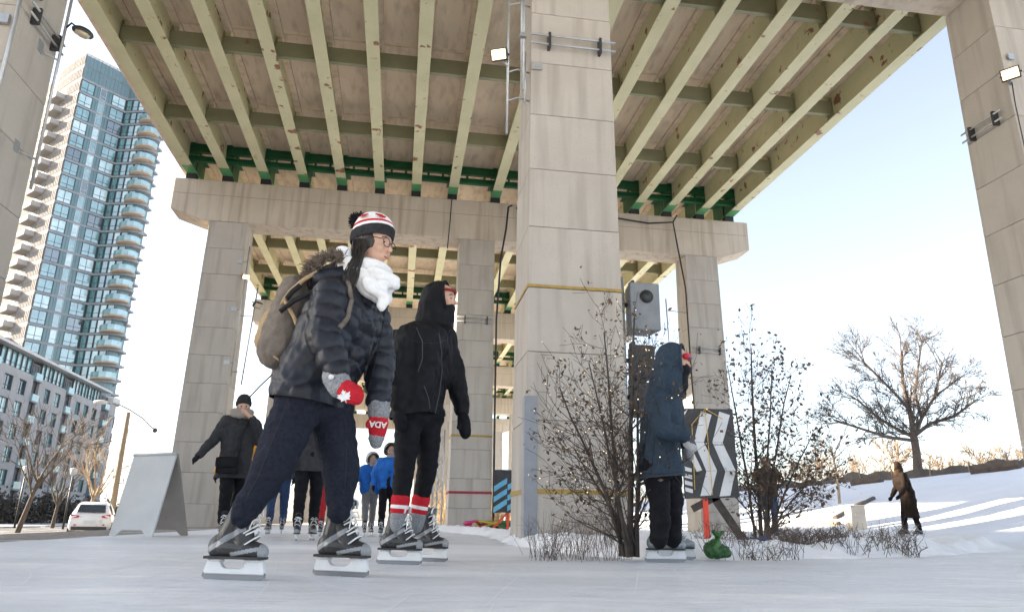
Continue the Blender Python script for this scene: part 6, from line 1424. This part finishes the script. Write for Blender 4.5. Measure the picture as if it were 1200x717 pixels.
# ================= people farther off
def pose(base, H, face, lean=0.0, stride=.12, arms=None, skate=True, crouch=0.0, head_turn=0.0):
    k = H / 1.78; f = Vector((math.cos(face), math.sin(face), 0)); s = UP.cross(f); lift = (.085 if skate else .03)
    def P(x, y, z): return base + f * x * k + s * y * k + UP * (z * k)
    hz = .93 - crouch + lift * .6; J = dict(hip=P(0, 0, hz), chest=P(lean * .35, 0, hz + .35), neck=P(lean * .55, 0, hz + .53), head=P(lean * .6 + .03, 0, hz + .665))
    A = arms or {}
    for n_, sg in (('R', -1), ('L', 1)):
        J['sh' + n_] = P(lean * .5, sg * .19, hz + .46); el, wr = A.get(n_, ((-.03, .26, .19), (.10, .25, -.03)))
        J['el' + n_] = P(lean * .4 + el[0], sg * el[1], hz + el[2]); J['wr' + n_] = P(lean * .3 + wr[0], sg * wr[1], hz + wr[2])
        st = stride * (1 if n_ == 'R' else -1); J['hip' + n_] = P(0, sg * .09, hz - .03); J['kn' + n_] = P(st * .6 + .03, sg * .10, .50 + lift * .5); J['an' + n_] = P(st, sg * .10, .12 + lift)
        J['ft' + n_] = P(st + .04, sg * .10, 0)
    hf = Vector((math.cos(face + head_turn), math.sin(face + head_turn), -.05)).normalized()
    return J, f, hf, P, k
def far_person(label, base, H, face, jm, tm, coat=0.0, hat=None, skate=True, voxel=.016, arms=None, lean=0.0, stride=.12, glovem=None, hood=None, head_turn=0.0, bare='', group='skaters on the ice', detail=True, helmet=False, bootm=None, puff=1.0, scarf=None):
    J, f, hf, P, k = pose(base, H, face, lean, stride, arms, skate, 0, head_turn); s = UP.cross(f)
    t = empty('person', base, 0, label, 'person', group); Pf, M3 = make_body(t, J, f, hf, voxel * .7, detail, k * 1.0, .026)
    hem = P(0, 0, .93 - coat) if coat else None; jp = jacket_parts(J, f, puff * k, k * puff, hem, .165 * k)
    me = blob('coat' if coat > .2 else 'jacket', jp, voxel, jm, 2, folds(.014, (11, 11, 11), len(label)))
    cut_below(me, P(0, 0, .93 - coat + .02) if coat else J['hip'] - UP * .08, Vector((0, 0, -1))); wpart('coat' if coat > .2 else 'jacket', me, t)
    wpart('trousers', blob('trousers', pants_parts(J, .95 * k, k, k, .95 * k), voxel, tm, 2, folds(.010, (10, 10, 20), len(label) + 3)), t)
    gm = glovem or M_LEGG
    for n_ in 'RL':
        if n_ in bare: continue
        d = (J['wr' + n_] - J['el' + n_]).normalized(); glove('glove', J['wr' + n_], J['wr' + n_] + d * .17 * k, f if n_ == 'R' else f, s * (1 if n_ == 'R' else -1), .040 * k, gm, t, .010)
    for n_ in 'RL':
        if skate: put_skate(t, J['ft' + n_], face + (.12 if n_ == 'L' else -.12), SK_FAR, k, False)
        else:
            b = J['ft' + n_]; d = f; wpart('boot', blob('boot', [('c', b - d * .06 + UP * .05, b + d * .12 + UP * .045, .05, .045), ('c', b - d * .05 + UP * .06, b - d * .05 + UP * .22, .055, .058)], voxel * .8, bootm or M_BOOTB, 2), t)
    if hat is not None: wpart('hat', knit_hat(t, Pf, 1, lambda i, j: 0).mesh('hat', hat, fix=False), t); wpart('hair', blob('hair', [('e', Pf(-.02, 0, -.01), (.092, .082, .09), M3)], .014, M_HAIR, 1), t)
    if hood is not None:
        hm = blob('hood', [('e', Pf(-.02, 0, .015), (.122, .112, .128), M3), ('c', Pf(-.05, 0, -.06), J['neck'], .11, .11)], .012, hood, 3); cut_below(hm, Pf(.078, 0, 0), (M3 @ Vector((1, 0, .1))).normalized()); wpart('hood', hm, t)
    if helmet:
        hm = blob('helmet', [('e', Pf(-.01, 0, .045), (.125, .108, .10), M3), ('e', Pf(-.03, 0, .0), (.11, .112, .085), M3)], .010, helmet, 2); cut_below(hm, Pf(.070, 0, 0), (M3 @ Vector((1, 0, -.35))).normalized()); wpart('helmet', hm, t)
        m = MB()
        for y in (-.06, -.02, .02, .06): m.tube([Pf(.10, y, .05), Pf(.135, y, -.02), Pf(.11, y * .8, -.10)], .004, 5)
        for z in (.01, -.04, -.085): m.tube([Pf(.06, -.10, z), Pf(.128, -.04, z), Pf(.128, .04, z), Pf(.06, .10, z)], .004, 5)
        wpart('face_cage', m.mesh('face_cage', M_STEEL), t)
    if scarf is not None:
        sc2 = []; cN = J['neck'] + UP * .03
        for (r, z, th) in ((.10, 0, .05), (.105, .045, .045)):
            ring = ell_ring(cN + UP * z, f * r, s * r, 10); sc2 += [('c', ring[i], ring[(i + 1) % 10], th, th) for i in range(10)]
        wpart('scarf', blob('scarf', sc2, .012, scarf, 2, folds(.010, (20, 20, 30), 2)), t)
    for sg in (-1, 1):
        m = MB(); m.sphere(Pf(.083, sg * .031, .008), .009, 8, 6); wpart('eye', m.mesh('eye', M_EYE), t)
    return t, J, f, s, Pf, M3, k
TOW = math.atan2(-1, .42)                                  # roughly towards the camera
# woman with hand at her mouth and a shoulder bag
b = Vector((*px(265, 628, 9.2)[:2], 0)); armsW = {'R': ((-.06, .30, .22), (.0, .46, .02)), 'L': ((.08, .27, .22), (.21, .09, .50))}
t, J, f, s, Pf, M3, k = far_person('woman in charcoal coat and black knit hat holding a hand to her mouth', b, 1.74, R_(-52), M_GREYC, M_LEGG, .22, M_KNITB, True, .012, armsW, .03, .10, None, None, -.25, 'L', scarf=cmat('taupe scarf', (.26, .225, .195), .9, .2))
wpart('bare_hand', blob('bare_hand', [('c', J['wrL'], Pf(.10, .02, -.06), .03, .03), ('c', Pf(.105, .03, -.05), Pf(.125, -.02, -.03), .012, .010), ('c', Pf(.105, .03, -.06), Pf(.127, -.02, -.045), .012, .010), ('c', Pf(.105, .03, -.07), Pf(.126, -.018, -.06), .012, .010), ('c', Pf(.105, .03, -.08), Pf(.122, -.012, -.075), .011, .009)], .006, M_SKIN, 1), t)
rg = random.Random(8); nk = J['neck']
fur_ring(t, 'hood_fur', [(nk + (-f * .6 + s * q) * .17 + UP * .0, -f * .4 + s * q + UP * .3) for q in np.linspace(-1, 1, 18)], .05, rg, M_FUR, 20, .005)
bag = empty('shoulder_bag', px(264, 565, 9.0), 0, 'black shoulder bag worn by the woman with her hand at her mouth', 'bag'); c = px(267, 545, 8.98)
m = MB(); m.box((c.x, c.y, c.z), (.27, .09, .20), R_(-20) + .5); m.box((c.x + .004, c.y - .05, c.z + .035), (.265, .02, .12), R_(-20) + .5); wpart('bag_body', m.mesh('bag_body', M_BLKJ, bevel=.025, seg=2), bag)
m = MB(); m.tube([c + Vector((.11, .02, .1)), J['chest'] + f * .17 + UP * -.02, J['chest'] + s * .10 + UP * .20 + f * .1], .009, 6); wpart('strap', m.mesh('strap', M_STRAP), bag)
# skater in orange just behind her
b = Vector((*px(272, 622, 10.3)[:2], 0)); far_person('skater in an orange jacket and black trousers hidden behind the woman in the charcoal coat', b, 1.55, R_(-60), cmat('orange nylon', (.62, .27, .02), .5), M_LEGG, 0, M_KNITB, True, .018, {'R': ((-.02, .30, .2), (.0, .34, -.02)), 'L': ((-.02, .30, .2), (.0, .34, -.02))}, 0, .12)
# adult in grey between the legs of the nearest skater
b = Vector((*px(356, 632, 8.6)[:2], 0)); far_person('skater in a dark grey coat and black trousers seen behind the pompom hat skater', b, 1.66, R_(-70), M_GREYC, M_LEGG, .12, M_KNITB, True, .014, None, .02, .10)
b = Vector((*px(322, 624, 11.6)[:2], 0)); far_person('skater in blue jeans glimpsed between the legs of the pompom hat skater', b, 1.6, R_(-80), M_BLUEC, cmat('blue denim', (.035, .06, .13), .8), 0, M_KNITB, True, .018, None, 0, .1)
b = Vector((*px(381, 626, 10.8)[:2], 0)); far_person('small skater in red trousers glimpsed behind the pompom hat skater', b, 1.35, R_(-75), M_BLKJ, cmat('red snow trousers', (.36, .02, .03), .6), 0, M_KNITB, True, .018, None, 0, .1)
# two children in blue jackets and helmets
KB = cmat('bright blue child jacket', (.015, .10, .36), .5, .5, 9)
b = Vector((*px(452, 628.5, 10.8)[:2], 0)); far_person('child in a blue jacket, black trousers and black caged helmet, taller of the two', b, 1.32, R_(-82), KB, M_LEGG, .0, None, True, .012, {'R': ((.0, .30, .2), (.1, .30, .0)), 'L': ((.0, .30, .2), (.1, .30, .0))}, .04, .1, M_LEGG, None, .1, '', helmet=M_BOOTB)
b = Vector((*px(430, 628, 11.3)[:2], 0)); far_person('child in a blue jacket, grey trousers and pale caged helmet, smaller of the two', b, 1.22, R_(-70), KB, cmat('grey child trousers', (.16, .16, .165), .7), .0, None, True, .012, {'R': ((.0, .34, .2), (.05, .38, .0)), 'L': ((.0, .3, .2), (.1, .28, .0))}, .05, .18, M_LEGG, None, .05, '', helmet=mat('pale helmet', (.35, .36, .37), .4))
# person in jeans behind the brown-leaved bush
b = pd(905, 629, 17.4); b.z = ground_z(b.x, b.y) + .03; far_person('person in a brown parka and jeans behind the brown-leaved bush', b, 1.76, R_(-95), cmat('brown parka', (.075, .05, .035), .8), cmat('blue denim trousers', (.045, .075, .14), .85), .1, None, False, .015, {'R': ((.12, .28, .28), (.28, .10, .52)), 'L': ((.12, .28, .28), (.28, .10, .52))}, 0, .05, None, M_FUR, 0, '', 'people on the far path')
# person in the long brown coat on the path below the bank
b = px(1071, 632, 17.0); b.z = 0.0
far_person('person in a long brown hooded coat leaning forward on the path below the snow bank', b, 1.70, R_(178), cmat('dark brown long coat', (.019, .012, .0085), .8, .1, 30), M_LEGG, .50, None, True, .014, {'R': ((.02, .24, .2), (.16, .26, .0)), 'L': ((.06, .25, .2), (.20, .24, .02))}, .26, .12, None, cmat('brown fur hood', (.045, .028, .018), .9), .0, '', 'people on the far path')
# ================= crumpled bags by the chevron sign
c = gnd(838, 646, 0.06); c.z = .03; bg_ = empty('sandbag', c, 0, 'green tied bag lying against the red post of the chevron sign', 'bag')
def crumple(seed, amp=.010): return lambda co: [amp * (abs(nz1(p[0] * 17 + seed, p[1] * 17, p[2] * 13)) * 2 - .5 + .5 * nz1(p[0] * 40, p[1] * 40 + seed, p[2] * 40)) for p in co]
wpart('bag_body', blob('bag_body', [('c', c + Vector((-.02, 0, .04)), c + Vector((.07, .0, .03)), .062, .045), ('c', c + Vector((-.02, 0, .05)), c + Vector((.02, 0, .105)), .06, .024)], .006, M_GREENBAG, 1, crumple(2)), bg_)
wpart('tied_neck', blob('tied_neck', [('c', c + Vector((.018, 0, .10)), c + Vector((.03, 0, .145)), .013, .022), ('c', c + Vector((.03, 0, .14)), c + Vector((.065, 0, .165)), .020, .009), ('c', c + Vector((.025, 0, .14)), c + Vector((-.002, 0, .168)), .016, .007)], .005, M_GREENBAG, 1, crumple(5, .012)), bg_)
c = px(884, 641, 6.6); c.z = .05; tp = empty('tarpaulin', c, 0, 'crumpled blue tarpaulin in the snow under the brown-leaved bush', 'tarpaulin')
wpart('sheet', blob('sheet', [('c', c + Vector((-.22, 0, .0)), c + Vector((-.05, 0, .03)), .03, .055), ('c', c + Vector((-.05, 0, .03)), c + Vector((.12, .02, .045)), .055, .06), ('c', c + Vector((.1, 0, .04)), c + Vector((.18, 0, .0)), .05, .02)], .007, M_BLUEBAG, 1, crumple(8, .022)), tp)
bpy.data.scenes.remove(TMP)
